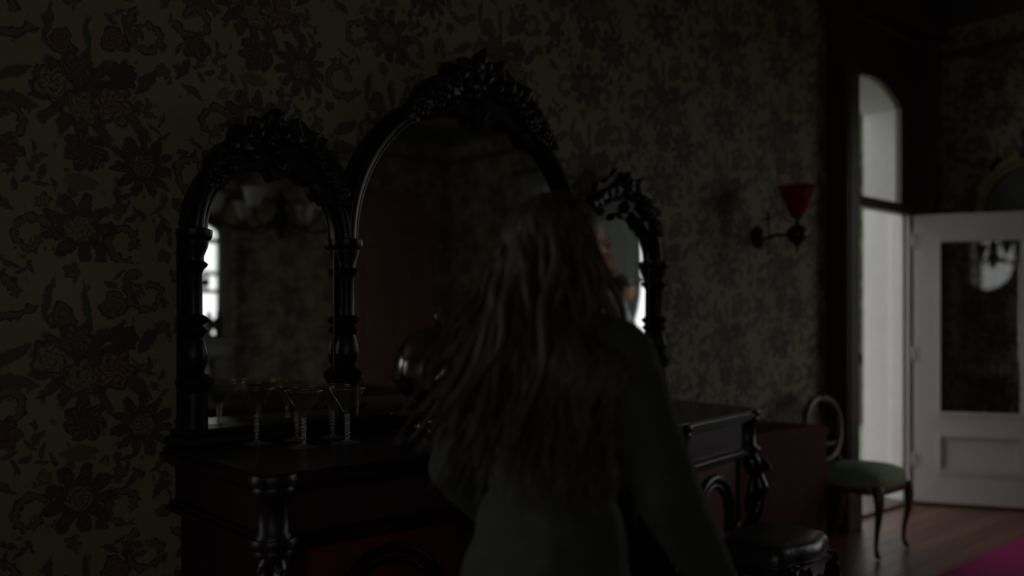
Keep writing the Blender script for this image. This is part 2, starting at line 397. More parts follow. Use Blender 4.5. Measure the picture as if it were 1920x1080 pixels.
def remesh(mb, name, material, parent, voxel=.006, smooth_it=6, disp=0, dscale=8):
    me = mb.mesh(name, material)
    o = link(name+'_tmp', me)
    md = o.modifiers.new('r', 'REMESH'); md.mode = 'VOXEL'; md.voxel_size = voxel
    sm = o.modifiers.new('s', 'SMOOTH'); sm.iterations = smooth_it; sm.factor = .5
    dg = bpy.context.evaluated_depsgraph_get(); dg.update()
    m2 = bpy.data.meshes.new_from_object(o.evaluated_get(dg)); bpy.data.objects.remove(o)
    m2.name = name; m2.materials.clear(); m2.materials.append(material)
    m2.polygons.foreach_set('use_smooth', [True]*len(m2.polygons))
    if disp:
        m2.update()
        for v in m2.vertices:
            p = v.co*dscale
            v.co += v.normal*disp*(mnoise.noise(Vector((p.x, p.y, p.z*.45)))+.5*mnoise.noise(p*2.1))
    m2.update()
    return link(name, m2, parent)

# ------------------------------------------------------------------ the room
OX0, OX1 = 5.42, 6.44                     # garden door opening
WT = .33
WY0, WY1, WZ0, WZ1 = -1.75, 1.55, .55, 2.95
VX0, VX1 = -2.35, .05  # opening for the added north window
VY0, VY1 = -3.0, -1.4  # opening for the added west window
arch_o = seg_arch(OX0-.02, OX1+.02, 2.90, .185)
mb = MB()
mb.box((XW-.2, D, -.05), (VX0, D+WT, CZ+.1)).box((VX1, D, -.05), (OX0-.02, D+WT, CZ+.1)).box((VX0, D, -.05), (VX1, D+WT, WZ0)).box((VX0, D, WZ1), (VX1, D+WT, CZ+.1)).box((OX1+.02, D, -.05), (XE+.3, D+WT, CZ+.1))
mb.prism(arch_o+[(OX1+.02, CZ+.1), (OX0-.02, CZ+.1)], D, D+WT, 'y')
struct('wall_north', mb, M['paper_x'], 'long wall papered in dark floral bouquets and scrolls behind the mirror', 'wall')
SX0, SX1 = -1.9, -.5
mb = MB().box((XW-.2, YS-.3, -.05), (SX0, YS, CZ+.1)).box((SX1, YS-.3, -.05), (XE+.3, YS, CZ+.1)).box((SX0, YS-.3, -.05), (SX1, YS, WZ0)).box((SX0, YS-.3, WZ1), (SX1, YS, CZ+.1))
struct('wall_south', mb, M['paper_x'], 'floral papered wall with the mahogany door and fireplace', 'wall')
mb = MB().box((XE, YS-.3, -.05), (XE+.3, WY0, CZ+.1)).box((XE, WY1, -.05), (XE+.3, D+.01, CZ+.1))
mb.box((XE, WY0, -.05), (XE+.3, WY1, WZ0)).box((XE, WY0, WZ1), (XE+.3, WY1, CZ+.1))
struct('wall_east', mb, M['paper_y'], 'floral papered end wall behind the open white door', 'wall')
mb = MB().box((XW-.3, YS-.3, -.05), (XW, VY0, CZ+.1)).box((XW-.3, VY1, -.05), (XW, D+WT, CZ+.1)).box((XW-.3, VY0, -.05), (XW, VY1, WZ0)).box((XW-.3, VY0, WZ1), (XW, VY1, CZ+.1))
struct('wall_west', mb, M['paper_y'], 'floral papered end wall behind the viewer', 'wall')
mb = MB().box((XW-.3, YS-.3, CZ), (XE+.3, D+WT, CZ+.15))
struct('ceiling', mb, M['ceiling'], 'dark brown painted ceiling', 'ceiling')
fl = struct('floor', MB().box((XW, YS, -.08), (XE, D, -.022)), M['casing'], 'polished reddish brown boarded floor', 'floor')
bw = .118; nb = int((D-YS)/bw)+1
pm = MB().box((0, .0015, -.022), (1, bw-.0015, 0), 0).mesh('floor_board', M['plank'])
for i in range(nb):
    y = YS+i*bw; wd = min(1, (D-y)/bw)
    cuts = sorted([XW, XE]+[XW+2.0+random.random()*1.6, XW+5.2+random.random()*2.2])
    for a, b in zip(cuts, cuts[1:]):
        link('floor_board', pm, fl, (a+.001, y, 0), None, (b-a-.002, wd, 1))
# cornice and picture rail on the four walls
def along(name, wall, prof, label, cat, matl):
    # prof: (out from wall, z)
    if wall == 'n': f = lambda t, o: (XW+t*(XE-XW), D-o)
    if wall == 's': f = lambda t, o: (XW+t*(XE-XW), YS+o)
    if wall == 'e': f = lambda t, o: (XE-o, YS+t*(D-YS))
    if wall == 'w': f = lambda t, o: (XW+o, YS+t*(D-YS))
    n = len(prof); vs_ = [f(0, o)+(z,) for o, z in prof]+[f(1, o)+(z,) for o, z in prof]
    mb = MB().add(vs_, [tuple(range(n)), tuple(range(n, 2*n))]+[(i, (i+1) % n, n+(i+1) % n, n+i) for i in range(n)])
    return struct(name, mb, matl, label, cat)
corn = [(0, 3.60), (.02, 3.60), (.03, 3.64), (.05, 3.66), (.09, 3.70), (.12, 3.74), (.14, 3.76), (.14, CZ), (0, CZ)]
rail = [(0, 3.36), (.018, 3.36), (.028, 3.38), (.028, 3.40), (.015, 3.415), (0, 3.415)]
base = [(0, 0), (.022, 0), (.022, .17), (.012, .20), (0, .20)]
k = 1
for wl, nm in (('n', 'the long mirror wall'), ('s', 'the mahogany door wall'), ('e', 'the end wall by the white door'), ('w', 'the end wall behind the viewer')):
    along('trim_%d' % k, wl, corn, 'dark moulded cornice above '+nm, 'cornice', M['cornice']); k += 1
    along('trim_%d' % k, wl, rail, 'thin dark picture rail along '+nm, 'picture rail', M['cornice']); k += 1
def bboard(name, a, b, label):
    struct(name, MB().box(a, b, .006), M['casing'], label, 'baseboard')
bboard('baseboard_north', (XW, D-.022, 0), (5.265, D, .2), 'dark skirting board below the long papered wall')
bboard('baseboard_south', (4.3, YS, 0), (5.43, YS+.022, .2), 'dark skirting board between fireplace and mahogany door')
bboard('baseboard_east', (XE-.022, YS, 0), (XE, D, .2), 'dark skirting board along the end wall by the white door')
bboard('baseboard_west', (XW, YS, 0), (XW+.022, D, .2), 'dark skirting board along the end wall behind the viewer')

# ------------------------------------------------------------------ garden doorway: dark casing, fanlight, reveal, white door
mb = MB().box((5.27, D-.152, 0), (5.42, D, 3.52), .008).box((5.255, D-.165, 0), (5.435, D, .24), .008).box((5.29, D-.165, .24), (5.40, D-.14, 3.4), .01)
struct('trim_%d' % k, mb, M['casing'], 'tall dark wood door casing beside the green balloon back chair', 'casing'); k += 1
mb = MB().box((6.585, D-.10, 0), (6.72, D, 3.52), .008).box((6.61, D-.112, .2), (6.69, D-.09, 3.4), .01)
struct('trim_%d' % k, mb, M['casing'], 'tall dark wood door casing behind the white door hinges', 'casing'); k += 1
hd = MB()
fa = seg_arch(OX0+.0, OX1-.08, 2.885, .155)
hd.prism(fa+[(OX1-.0, 2.885), (OX1+.145, 2.885), (OX1+.145, 3.40), (OX0, 3.40)], D-.012, D+.03, 'y')
hd.box((OX0-.15, D-.17, 3.40), (6.74, D, 3.56), .01)
hd.box((OX1-.08, D-.012, 2.16), (OX1+.145, D+.03, 2.886))
struct('trim_%d' % k, hd, M['casing'], 'dark wood panel framing the arched fanlight over the doorway', 'casing'); k += 1
mb = MB().box((OX0, D-.03, 2.105), (OX1+.145, D+.05, 2.16), .006).box((OX0, D-.045, 2.14), (OX1+.145, D, 2.168), .006)
struct('trim_%d' % k, mb, M['casing'], 'dark transom bar between doorway and fanlight', 'transom'); k += 1
fw = thing('window_1', 'arched fanlight pane above the open white door', 'window', (0, 0, 0), 0, kind='structure')
fi = seg_arch(OX0+.035, OX1-.105, 2.875, .145)
ot = [(OX0, 2.16)]+[(p[0], p[1]) for p in seg_arch(OX0, OX1-.08, 2.885, .155)]+[(OX1-.08, 2.16)]
inn = [(OX0+.035, 2.185)]+fi+[(OX1-.105, 2.185)]
MB().ring(ot+[ot[0]], inn+[inn[0]], D+.0, D+.04).build('window_frame', M['casing'], fw)
MB().prism([(OX0+.03, 2.18)]+fi+[(OX1-.1, 2.18)], D+.018, D+.022, 'y').build('pane', M['pane'], fw)
# white plaster reveal lining
rv = thing('trim_%d' % k, 'white plastered deep reveal of the arched garden doorway', 'reveal', kind='structure'); k += 1
MB().box((OX1, D+.04, -.02), (OX1+.02, D+WT+.005, 2.905)).build('side_lining', M['plaster'], rv)
MB().box((OX0-.02, D+.04, -.02), (OX0, D+WT+.005, 2.905)).build('side_lining', M['plaster'], rv)
MB().ring(arch_o, seg_arch(OX0, OX1, 2.89, .175), D+.04, D+WT+.005).build('arch_lining', M['plaster'], rv, True)
jb = thing('trim_%d' % k, 'white painted door jamb carrying three hinges', 'door jamb', kind='structure'); k += 1
MB().box((OX1-.004, D-.012, 0), (OX1+.145, D+.02, 2.105), .004).build('jamb_face', M['white'], jb)
MB().box((OX1-.03, D+.02, 0), (OX1, D+.11, 2.105), .004).box((OX1-.018, D+.11, 0), (OX1, D+.135, 2.105), .004).build('jamb_rebate', M['white'], jb)
struct('trim_%d' % k, MB().box((OX0, D-.03, -.01), (OX1, D+WT, .022), .008), M['casing'], 'worn dark wooden threshold under the doorway', 'threshold'); k += 1
lt = thing('door_latch_keep', 'small black latch keep on dark casing beside the doorway', 'latch', (5.428, D-.13, 1.09))
MB().box((-.008, -.03, -.035), (.012, .03, .035), .004).build('plate', M['black'], lt)
MB().box((.01, -.02, -.015), (.035, .005, .02), .004).build('catch', M['black'], lt)

DW = .86; DH = 2.085
dang = math.atan2(-.882, .471)
dr = thing('door_1', 'open white glazed door with lower moulded panel', 'door', (6.448, 2.850, .018), dang, kind='structure')
# local: x along the door from hinge, y: +y is back side (away from camera is +y?), thickness .04
T0, T1 = 0, .042
def db(name, x0, x1, z0, z1, y0=T0, y1=T1, m_='white', bev=.003): return MB().box((x0, y0, z0), (x1, y1, z1), bev).build(name, M[m_], dr)
PX0, PX1 = .157, .705
db('stile', 0, PX0, 0, DH); db('stile', PX1, DW, 0, DH)
db('rail', PX0, PX1, 1.90, DH); db('rail', PX0, PX1, .50, .64); db('rail', PX0, PX1, 0, .22)
db('panel', PX0, PX1, .22, .50, .012, .03)
def frame_mould(name, x0, x1, z0, z1, wd, y0, y1, parent, m_):
    o = [(x0, z0), (x1, z0), (x1, z1), (x0, z1)]; i = [(x0+wd, z0+wd), (x1-wd, z0+wd), (x1-wd, z1-wd), (x0+wd, z1-wd)]
    return MB().ring(o, i, y0, y1, 'y', True).build(name, m_, parent)
frame_mould('panel_moulding', PX0-.004, PX1+.004, .216, .504, .022, -.008, .02, dr, M['white'])
frame_mould('panel_bead', PX0+.03, PX1-.03, .25, .47, .012, .004, .02, dr, M['white'])
frame_mould('glazing_bead', PX0-.006, PX1+.006, .636, 1.906, .022, -.008, .05, dr, M['white'])
MB().box((PX0+.005, .018, .645), (PX1-.005, .024, 1.897)).build('pane', M['pane'], dr)
for z in (.31, 1.08, 1.90):
    h = MB(); h.lathe([(.0, -.05), (.007, -.05), (.007, .05), (.0, .05)], 10, Matrix.Translation((-.006, -.006, z))); h.box((-.004, -.004, z-.045), (.03, .0, z+.045)).build('hinge', M['white'], dr)
kn = MB().lathe([(.0, 0), (.022, 0), (.022, .006), (.009, .01), (.009, .035), (.025, .045), (.028, .058), (.018, .07), (0, .072)], 16, Matrix.Translation((DW-.06, 0, 1.0)) @ Matrix.Rotation(R(90), 4, 'X')).build('door_knob', M['brass'], dr, True)

# ------------------------------------------------------------------ end window with curtains
def sash(name, y0, y1, label, f):
    wn = thing(name, label, 'window', kind='structure')
    def B(a, b): # (depth, along, z) boxes mapped onto the wall
        return MB().box(f(*a), f(*b))
    for a, b in (((.05, y0, WZ0), (.12, y0+.06, WZ1)), ((.05, y1-.06, WZ0), (.12, y1, WZ1))): B(a, b).build('frame_side', M['white'], wn)
    B((.05, y0, WZ0), (.12, y1, WZ0+.08)).build('frame_bottom', M['white'], wn); B((.05, y0, WZ1-.06), (.12, y1, WZ1)).build('frame_head', M['white'], wn)
    B((.06, y0+.06, 1.73), (.11, y1-.06, 1.79)).build('meeting_rail', M['white'], wn)
    nbay = max(1, round((y1-y0)/1.0)); ws = (y1-y0-.12)/nbay
    for i in range(nbay):
        a = y0+.06+i*ws; b = a+ws
        if i: B((.06, a-.025, WZ0+.08), (.11, a+.025, WZ1-.06)).build('mullion', M['white'], wn)
        for z0, z1 in ((WZ0+.08, 1.73), (1.79, WZ1-.06)):
            B((.083, a+(.025 if i else 0), z0), (.087, b-(.025 if i < nbay-1 else 0), z1)).build('pane', M['pane'], wn)
    B((-.03, y0-.06, WZ0-.05), (.06, y1+.06, WZ0)).build('window_sill', M['white'], wn)
sash('window_2', WY0, WY1, 'wide sash window in the end wall half hidden by grey curtains', lambda d, a, z: (XE+d, a, z))  # unseen side towards the white door widened to let in more daylight
sash('window_3', SX0, SX1, 'sash window in the papered wall behind the viewer beside the fireplace', lambda d, a, z: (a, YS-d, z))
sash('added_window_north', VX0, VX1, 'added unseen sash window in the long papered wall, well before the mirror', lambda d, a, z: (a, D+d, z))  # out of view; put in to light the wall opposite
rod = thing('curtain_rod', 'dark curtain rod with ball ends above the end window', 'curtain rod', (XE-.09, -.10, 3.08))
MB().tube([(0, -1.95, 0), (0, 1.85, 0)], .014, 12).build('rod', M['bronze'], rod, True)
for s_ in (-1, 1):
    MB().ell((0, -.05+s_*1.92, 0), (.03, .03, .03)).build('finial', M['bronze'], rod, True)
    MB().tube([(0, -.05+s_*1.87, 0), (.09, -.05+s_*1.87, 0)], .01, 8).build('bracket', M['bronze'], rod, True)
def curtain(name, y0, y1, edge, label, n=90):
    th = .006; vs_, fs_ = [], []; rows = 30
    for j in range(rows+1):
        z = .03+(3.06-.03)*j/rows
        e = edge(z)
        for i in range(n+1):
            t = i/n; y = y0+(e-y0)*t
            x = XE-.10+.028*math.sin(t*2*PI*11+.4*math.sin(z*2))+.006*math.sin(t*60+z*3)
            vs_.append((x, y, z))
    m_ = (n+1)*(rows+1)
    vs_ += [(x+th, y, z) for x, y, z in vs_]
    for j in range(rows):
        for i in range(n):
            a = j*(n+1)+i; q = (a, a+1, a+n+2, a+n+1); fs_ += [q, tuple(k_+m_ for k_ in q[::-1])]
    for i in range(n): fs_ += [(i, i+m_, i+1+m_, i+1), (m_-n-1+i, m_-n+i, 2*m_-n+i, 2*m_-n-1+i)]
    for j in range(rows):
        a = j*(n+1); b = a+n; fs_ += [(a, a+n+1, a+n+1+m_, a+m_), (b, b+m_, b+n+1+m_, b+n+1)]
    o = MB().add(vs_, fs_).build(name, M['curtain'], None, True, 180)
    return tag(o, label, 'curtain')
curtain('curtain', -1.95, 0, lambda z: -.12-.17*math.exp(-((z-1.05)/.36)**2), 'wide grey curtain drawn across most of the end window')
curtain('curtain', 1.72, 0, lambda z: 1.40+.12*math.exp(-((z-1.05)/.4)**2), 'narrow grey curtain pulled back beside the papered wall', 30)

def drape(x0, sgn, label):  # added to cut the rear window's reflection to a rounded bright patch
    vs_, fs_ = [], []; n = 60; rows = 40; m_ = (n+1)*(rows+1)
    for j in range(rows+1):
        z = .03+(3.06-.03)*j/rows
        u = max(0, min(1, (z-1.86)/.42)); e = .754-.64*math.sqrt(1-(1-u)**2)     # inner edge: together below the tie, swept open above it
        for i in range(n+1):
            t = i/n; vs_.append((x0+sgn*e*t, YS+.10+.022*math.sin(t*2*PI*7), z))
    vs_ += [(x, y+.006, z) for x, y, z in vs_]
    for j in range(rows):
        for i in range(n):
            a = j*(n+1)+i; q = (a, a+1, a+n+2, a+n+1); fs_ += [q, tuple(k_+m_ for k_ in q[::-1])]
    for i in range(n): fs_ += [(i, i+m_, i+1+m_, i+1), (m_-n-1+i, m_-n+i, 2*m_-n+i, 2*m_-n-1+i)]
    for j in range(rows):
        a = j*(n+1); b = a+n; fs_ += [(a, a+n+1, a+n+1+m_, a+m_), (b, b+m_, b+n+1+m_, b+n+1)]
    tag(MB().add(vs_, fs_).build('drape', M['drape'], None, True, 180), label, 'curtain')
drape(SX0-.06, 1, 'added dark drape over the rear window, on the side away from the fireplace')
drape(SX1+.06, -1, 'added dark drape over the rear window, on the side towards the fireplace')
sash('added_window_west', VY0, VY1, 'added unseen sash window in the end wall behind the viewer', lambda d, a, z: (XW-d, a, z))  # out of view; put in to brighten the far end wall
# ------------------------------------------------------------------ mahogany door with arched pediment (seen in the mirror)
d2 = thing('door_2', 'mahogany panelled door with arched pediment', 'door', (6.09, YS, 0), 0, kind='structure')
def p2(name, a, b, m_='doorwood', bev=.006): return MB().box(a, b, bev).build(name, M[m_], d2)
for s_ in (-1, 1):
    p2('pilaster', (s_*.66, 0, 0), (s_*.48, .07, 2.25)); p2('pilaster_base', (s_*.675, 0, 0), (s_*.465, .09, .25)); p2('pilaster_capital', (s_*.68, 0, 2.16), (s_*.46, .09, 2.25))
p2('lintel', (-.68, 0, 2.25), (.68, .08, 2.42)); p2('lintel_moulding', (-.71, 0, 2.42), (.71, .11, 2.47)); p2('door_leaf', (-.48, 0, .01), (.48, .035, 2.25))
for x0, x1 in ((-.40, -.05), (.05, .40)):
    for z0, z1 in ((.25, .85), (1.05, 2.1)):
        o = [(x0, z0), (x1, z0), (x1, z1), (x0, z1)]; i = [(x0+.03, z0+.03), (x1-.03, z0+.03), (x1-.03, z1-.03), (x0+.03, z1-.03)]
        pp = MB().box((x0, .034, z0), (x1, .04, z1)).build('door_panel', M['doorwood'], d2); MB().ring(o, i, .034, .058, 'y', True).build('panel_moulding', M['doorwood'], pp)
MB().prism(seg_arch(-.64, .64, 2.47, .44), 0, .06, 'y').build('tympanum', M['doorwood'], d2)
MB().ring(seg_arch(-.68, .68, 2.47, .48), seg_arch(-.56, .56, 2.47, .37), 0, .10, 'y').build('arch_moulding', M['doorwood'], d2)
MB().lathe([(0, 0), (.025, 0), (.025, .01), (.01, .015), (.01, .04), (.028, .055), (.02, .075), (0, .078)], 14, Matrix.Translation((-.43, .035, 1.0)) @ Matrix.Rotation(R(-90), 4, 'X')).build('door_knob', M['brass'], d2, True)

# ------------------------------------------------------------------ fireplace and overmantel (seen in the mirror)
FX = 3.12
YW = YS; YS = YW+.30
struct('wall_chimney', MB().box((FX-.95, YW-.01, 0), (FX+.86, YS, CZ)), M['paper_x'], 'papered chimney breast behind the fireplace', 'wall')
fp = thing('fireplace', 'cream and dark wood fireplace surround with deep mantel shelf', 'fireplace', (FX, YS, 0))
MB().box((-.80, .002, 1.10), (.80, .30, 1.155), .01).build('mantel_shelf', M['ebony'], fp)
MB().box((-.74, .002, .96), (.74, .22, 1.10), .008).build('frieze', M['ebony'], fp)
for s_ in (-1, 1):
    MB().box((s_*.72, .002, 0), (s_*.53, .20, .96), .01).build('pilaster', M['ebony'], fp)
    MB().box((s_*.74, .002, .86), (s_*.51, .24, .93), .01).build('corbel', M['ebony'], fp)
MB().box((-.53, .002, .0), (-.36, .12, .96)).box((.36, .002, 0), (.53, .12, .96)).box((-.36, .002, .78), (.36, .12, .96)).build('marble_slip', M['marble'], fp)
MB().box((-.36, .002, 0), (.36, .03, .78)).build('firebox', M['black'], fp)
MB().box((-.85, .0, 0), (.85, .5, .02), .004).build('hearth', M['marble'], fp)
om = thing('overmantel', 'tall shelved overmantel with mirror panels above the fireplace', 'overmantel', (FX, YS, 1.155))
MB().box((-.70, .004, 0), (.70, .03, 1.45)).build('backboard', M['ebony'], om)
MB().box((-.64, .03, .04), (.64, .036, 1.38)).build('mirror_glass', M['mirror2'], om)
for x in (-.70, -.02, .66): MB().box((x, .03, 0), (x+.04, .10, 1.45), .006).build('upright', M['ebony'], om)
for z in (.46, .98): MB().box((-.70, .03, z), (.70, .16, z+.035), .006).build('shelf', M['ebony'], om)
MB().box((-.76, .0, 1.42), (.76, .18, 1.52), .012).build('cornice', M['ebony'], om)
MB().prism(seg_arch(-.5, .5, 1.51, .16), .01, .08, 'y').build('pediment', M['ebony'], om)
def vase(name, x, z, h, r, label, m_, grp=None):
    o = MB().lathe([(0, 0), (r*.55, 0), (r*.6, h*.05), (r*.4, h*.12), (r*.75, h*.3), (r, h*.5), (r*.8, h*.7), (r*.35, h*.84), (r*.5, h*.97), (r*.42, h), (r*.3, h*.86), (0, h*.8)], 18).build(name, M[m_], None, True)
    o.location = (FX+x, YS+.15 if z < 1.2 else YS+.10, z); return tag(o, label, 'vase', grp)
vase('vase', .60, 1.155, .27, .055, 'tall dark vase at the outer end of the mantel shelf', 'bronze')
vase('vase', .47, 1.155, .20, .05, 'blue and white china vase on the mantel shelf', 'china')
vase('vase', .34, 1.155, .15, .055, 'squat dark vase on the mantel shelf', 'bronze')
vase('vase', .50, 1.655, .14, .035, 'small dark vase on the lower overmantel shelf', 'bronze')

YS = YW
# ------------------------------------------------------------------ gasolier chandelier over the dining table (seen in the mirror)
ch = thing('chandelier', 'bronze gasolier with curved arms, white glass shades and crystal drops', 'chandelier', (3.05, -.30, 0))
MB().tube([(0, 0, 2.0), (0, 0, CZ)], .014, 10).build('stem', M['bronze'], ch, True)
MB().lathe([(0, 1.93), (.015, 1.94), (.03, 1.98), (.05, 2.02), (.07, 2.07), (.05, 2.12), (.03, 2.16), (.05, 2.2), (.03, 2.26), (.014, 2.3), (0, 2.3)], 18).build('body', M['bronze'], ch, True)
MB().lathe([(0, CZ-.05), (.03, CZ-.05), (.09, CZ-.02), (.1, CZ), (0, CZ)], 18).build('ceiling_rose', M['bronze'], ch, True)
for i in range(6):
    a = R(20+60*i); ca, sa = math.cos(a), math.sin(a)
    path = [(r_*ca, r_*sa, z_) for r_, z_ in ((.04, 2.08), (.12, 2.03), (.22, 2.0), (.33, 2.01), (.42, 2.05), (.46, 2.11))]
    am = MB().tube(path, .011, 8).build('arm', M['bronze'], ch, True)
    pth = [(r_*ca, r_*sa, z_) for r_, z_ in ((.05, 2.2), (.12, 2.24), (.18, 2.19), (.16, 2.13), (.12, 2.15))]
    MB().tube(pth, .007, 6).build('scroll', M['bronze'], ch, True)
    MB().lathe([(.028, 2.12), (.045, 2.14), (.06, 2.18), (.072, 2.23), (.085, 2.25), (.08, 2.25), (.066, 2.225), (.052, 2.18), (.03, 2.135), (.022, 2.125)], 18, Matrix.Translation((.46*ca, .46*sa, 0))).build('lamp_shade', M['lampglass'], ch, True)
    MB().lathe([(.0, 2.095), (.035, 2.1), (.04, 2.115), (.02, 2.13), (0, 2.13)], 12, Matrix.Translation((.46*ca, .46*sa, 0))).build('cup', M['brass'], ch, True)
    for q, (rr, zz) in enumerate(((.46, 2.085), (.30, 1.995))):
        MB().lathe([(0, -.11), (.008, -.08), (.011, -.06), (.004, -.04), (.007, -.03), (.002, -.015), (.001, .005), (0, .006)], 6, Matrix.Translation((rr*ca, rr*sa, zz))).build('crystal_drop', M['crystal'], ch)

# ------------------------------------------------------------------ dining table and rug
RX0, RX1, RY0, RY1 = 4.55, 6.3, -2.3, 1.95
rg = MB().box((RX0, RY0, .0005), (RX1, RY1, .013), .004).build('rug', M['rug']); tag(rg, 'plain magenta rug laid over the floorboards before the white door', 'rug')
tb = thing('dining_table', 'long dark mahogany dining table below the chandelier', 'table', (3.02, -.75, 0))
MB().box((-1.4, -.62, .70), (1.4, .62, .74), .012).build('table_top', M['mahog2'], tb)
MB().box((-1.28, -.52, .60), (1.28, -.48, .70)).box((-1.28, .48, .60), (1.28, .52, .70)).box((-1.30, -.52, .60), (-1.26, .52, .70)).box((1.26, -.52, .60), (1.30, .52, .70)).build('apron', M['mahog2'], tb)
for sx in (-1, 1):
    for sy in (-1, 1):
        MB().lathe([(0, 0), (.03, 0), (.035, .03), (.025, .08), (.035, .12), (.05, .3), (.055, .42), (.035, .46), (.05, .49), (.05, .52), (.055, .53), (.055, .7), (0, .7)], 16, Matrix.Translation((sx*1.24, sy*.46, 0))).build('leg', M['mahog2'], tb, True)

# ------------------------------------------------------------------ overmirror: three arched mirrors on the sideboard
TZ = .93
MX = [1.13, 1.70, 2.93, 3.50]; YM = D-.035           # column centres, glass plane
mr = thing('arched_mirror', 'dark carved wood mirror with three arched panes and turned columns', 'mirror', (0, 0, 0))
SPR = 1.635
colprof = [(0, .0), (.05, .0), (.05, .03), (.043, .04), (.043, .17), (.05, .18), (.058, .195), (.06, .21), (.045, .225), (.030, .235), (.036, .255), (.043, .275), (.043, .30), (.034, .335), (.027, .352), (.036, .362), (.042, .370), (.034, .378), (.027, .388), (.040, .400), (.046, .408), (.04, .416), (.026, .425), (.0245, .56), (.030, .572), (.040, .582), (.043, .590), (.030, .60), (.030, .615), (.042, .645), (.045, .665), (.053, .672), (.057, .682), (.057, .70), (.04, .706), (0, .706)]
cme = MB().lathe(colprof, 20).mesh('column', M['frame'], True, 30)
for x in MX:
    link('column', cme, mr, (x, YM-.027, TZ))
    MB().box((x-.040, YM-.003, TZ+.05), (x+.030, YM+.02, SPR)).build('column_backing', M['frame'], mr)
MB().box((MX[0]-.075, YM-.085, TZ), (MX[3]+.075, YM+.03, TZ+.032), .006).box((MX[0]-.06, YM-.07, TZ+.032), (MX[3]+.06, YM+.03, TZ+.052), .006).build('plinth', M['frame'], mr)
# bead row on the plinth
bd = MB()
for i in range(90): bd.ell((MX[0]-.05+i*(MX[3]-MX[0]+.1)/89, YM-.071, TZ+.042), (.008, .006, .007), None, 6, 4)
b_ = bd.build('bead_row', M['frame'], mr, True); b_['kind'] = 'stuff'
MB().box((MX[0]-.03, YM+.007, TZ+.05), (MX[3]+.03, YM+.03, SPR)).build('backboard', M['frame'], mr)
arches = []
for i in range(3):
    x0, x1 = MX[i], MX[i+1]; cx = (x0+x1)/2; ro = (x1-x0)/2
    ri = ro-.042; a_ = arc(cx, SPR, ri+.004, 0, 180, 40)
    MB().prism([(cx+ro-.004, TZ+.05), (cx+ro-.004, SPR)]+a_+[(cx-ro+.004, SPR), (cx-ro+.004, TZ+.05)], YM, YM+.006, 'y').build('mirror_glass', M['mirror'], mr)
    # arch frame with stepped moulding, straight sides down to the plinth
    def strip(r0, r1, y0, y1, name):
        o = arc(cx, SPR, r1, 0, 180, 40)
        n_ = arc(cx, SPR, r0, 0, 180, 40)
        return MB().ring(o, n_, y0, y1).build(name, M['frame'], mr, True, 30)
    strip(ri-.002, ro+.03, YM-.014, YM+.03, 'arch_frame')
    rr = ro-.008
    MB().tube([(p[0], YM-.036, p[1]) for p in arc(cx, SPR, rr, 0, 180, 48)], .021, 10).build('arch_moulding', M['frame'], mr, True)
    MB().tube([(p[0], YM-.034, p[1]) for p in arc(cx, SPR, ri+.006, 0, 180, 48)], .0065, 8).build('inner_bead', M['ebony'], mr, True)
    arches.append((cx, ro, ri))
# carved crests: leaf shapes set along the arch tops
def leaf_mesh():
    vs_, fs_ = [], []; nu, nv = 12, 8
    for i in range(nu+1):
        t = i/nu; wd = math.sin(PI*min(1, t*1.02+.02))**.7*(1-.35*t)*.36*(1+.16*math.sin(t*16))
        for j in range(nv+1):
            s_ = -1+2*j/nv
            y = -.28*math.sin(PI*t*.75)-.10*(1-s_*s_)-.05*math.cos(s_*8)*(1-t)
            vs_.append((s_*wd, y-.06*t*t*4, t-.05+.0*s_))
    n = len(vs_); vs_ += [(x*.9, .05, z) for x, y, z in vs_]
    for i in range(nu):
        for j in range(nv):
            a = i*(nv+1)+j; q = (a, a+1, a+nv+2, a+nv+1); fs_ += [q, tuple(k_+n for k_ in q[::-1])]
    for i in range(nu):
        a = i*(nv+1); b = a+nv; fs_ += [(a, a+nv+1, a+nv+1+n, a+n), (b, b+n, b+nv+1+n, b+nv+1)]
    for j in range(nv): fs_ += [(j, j+n, j+1+n, j+1), (nu*(nv+1)+j, nu*(nv+1)+j+1, nu*(nv+1)+j+1+n, nu*(nv+1)+j+n)]
    return MB().add(vs_, fs_).mesh('carved_leaf', M['frame'], True, 60)
LM = leaf_mesh()
ROS = MB()
for i in range(7):
    a = 2*PI*i/7; ROS.ell((.55*math.cos(a), -.25, .55*math.sin(a)), (.42, .28, .42), None, 10, 6)
ROS.ell((0, -.4, 0), (.34, .3, .34), None, 10, 6)
ROS = ROS.mesh('rosette', M['frame'], True, 180)
LUMP = MB().ell((0, 0, 0), (1, 1, 1), None, 12, 8)
LUMP.v = [tuple(Vector(v)*(1+.22*math.sin(v[0]*7+1)*math.sin(v[2]*6))) for v in LUMP.v]
LUMP = LUMP.mesh('carved_fruit', M['frame'], True, 180)
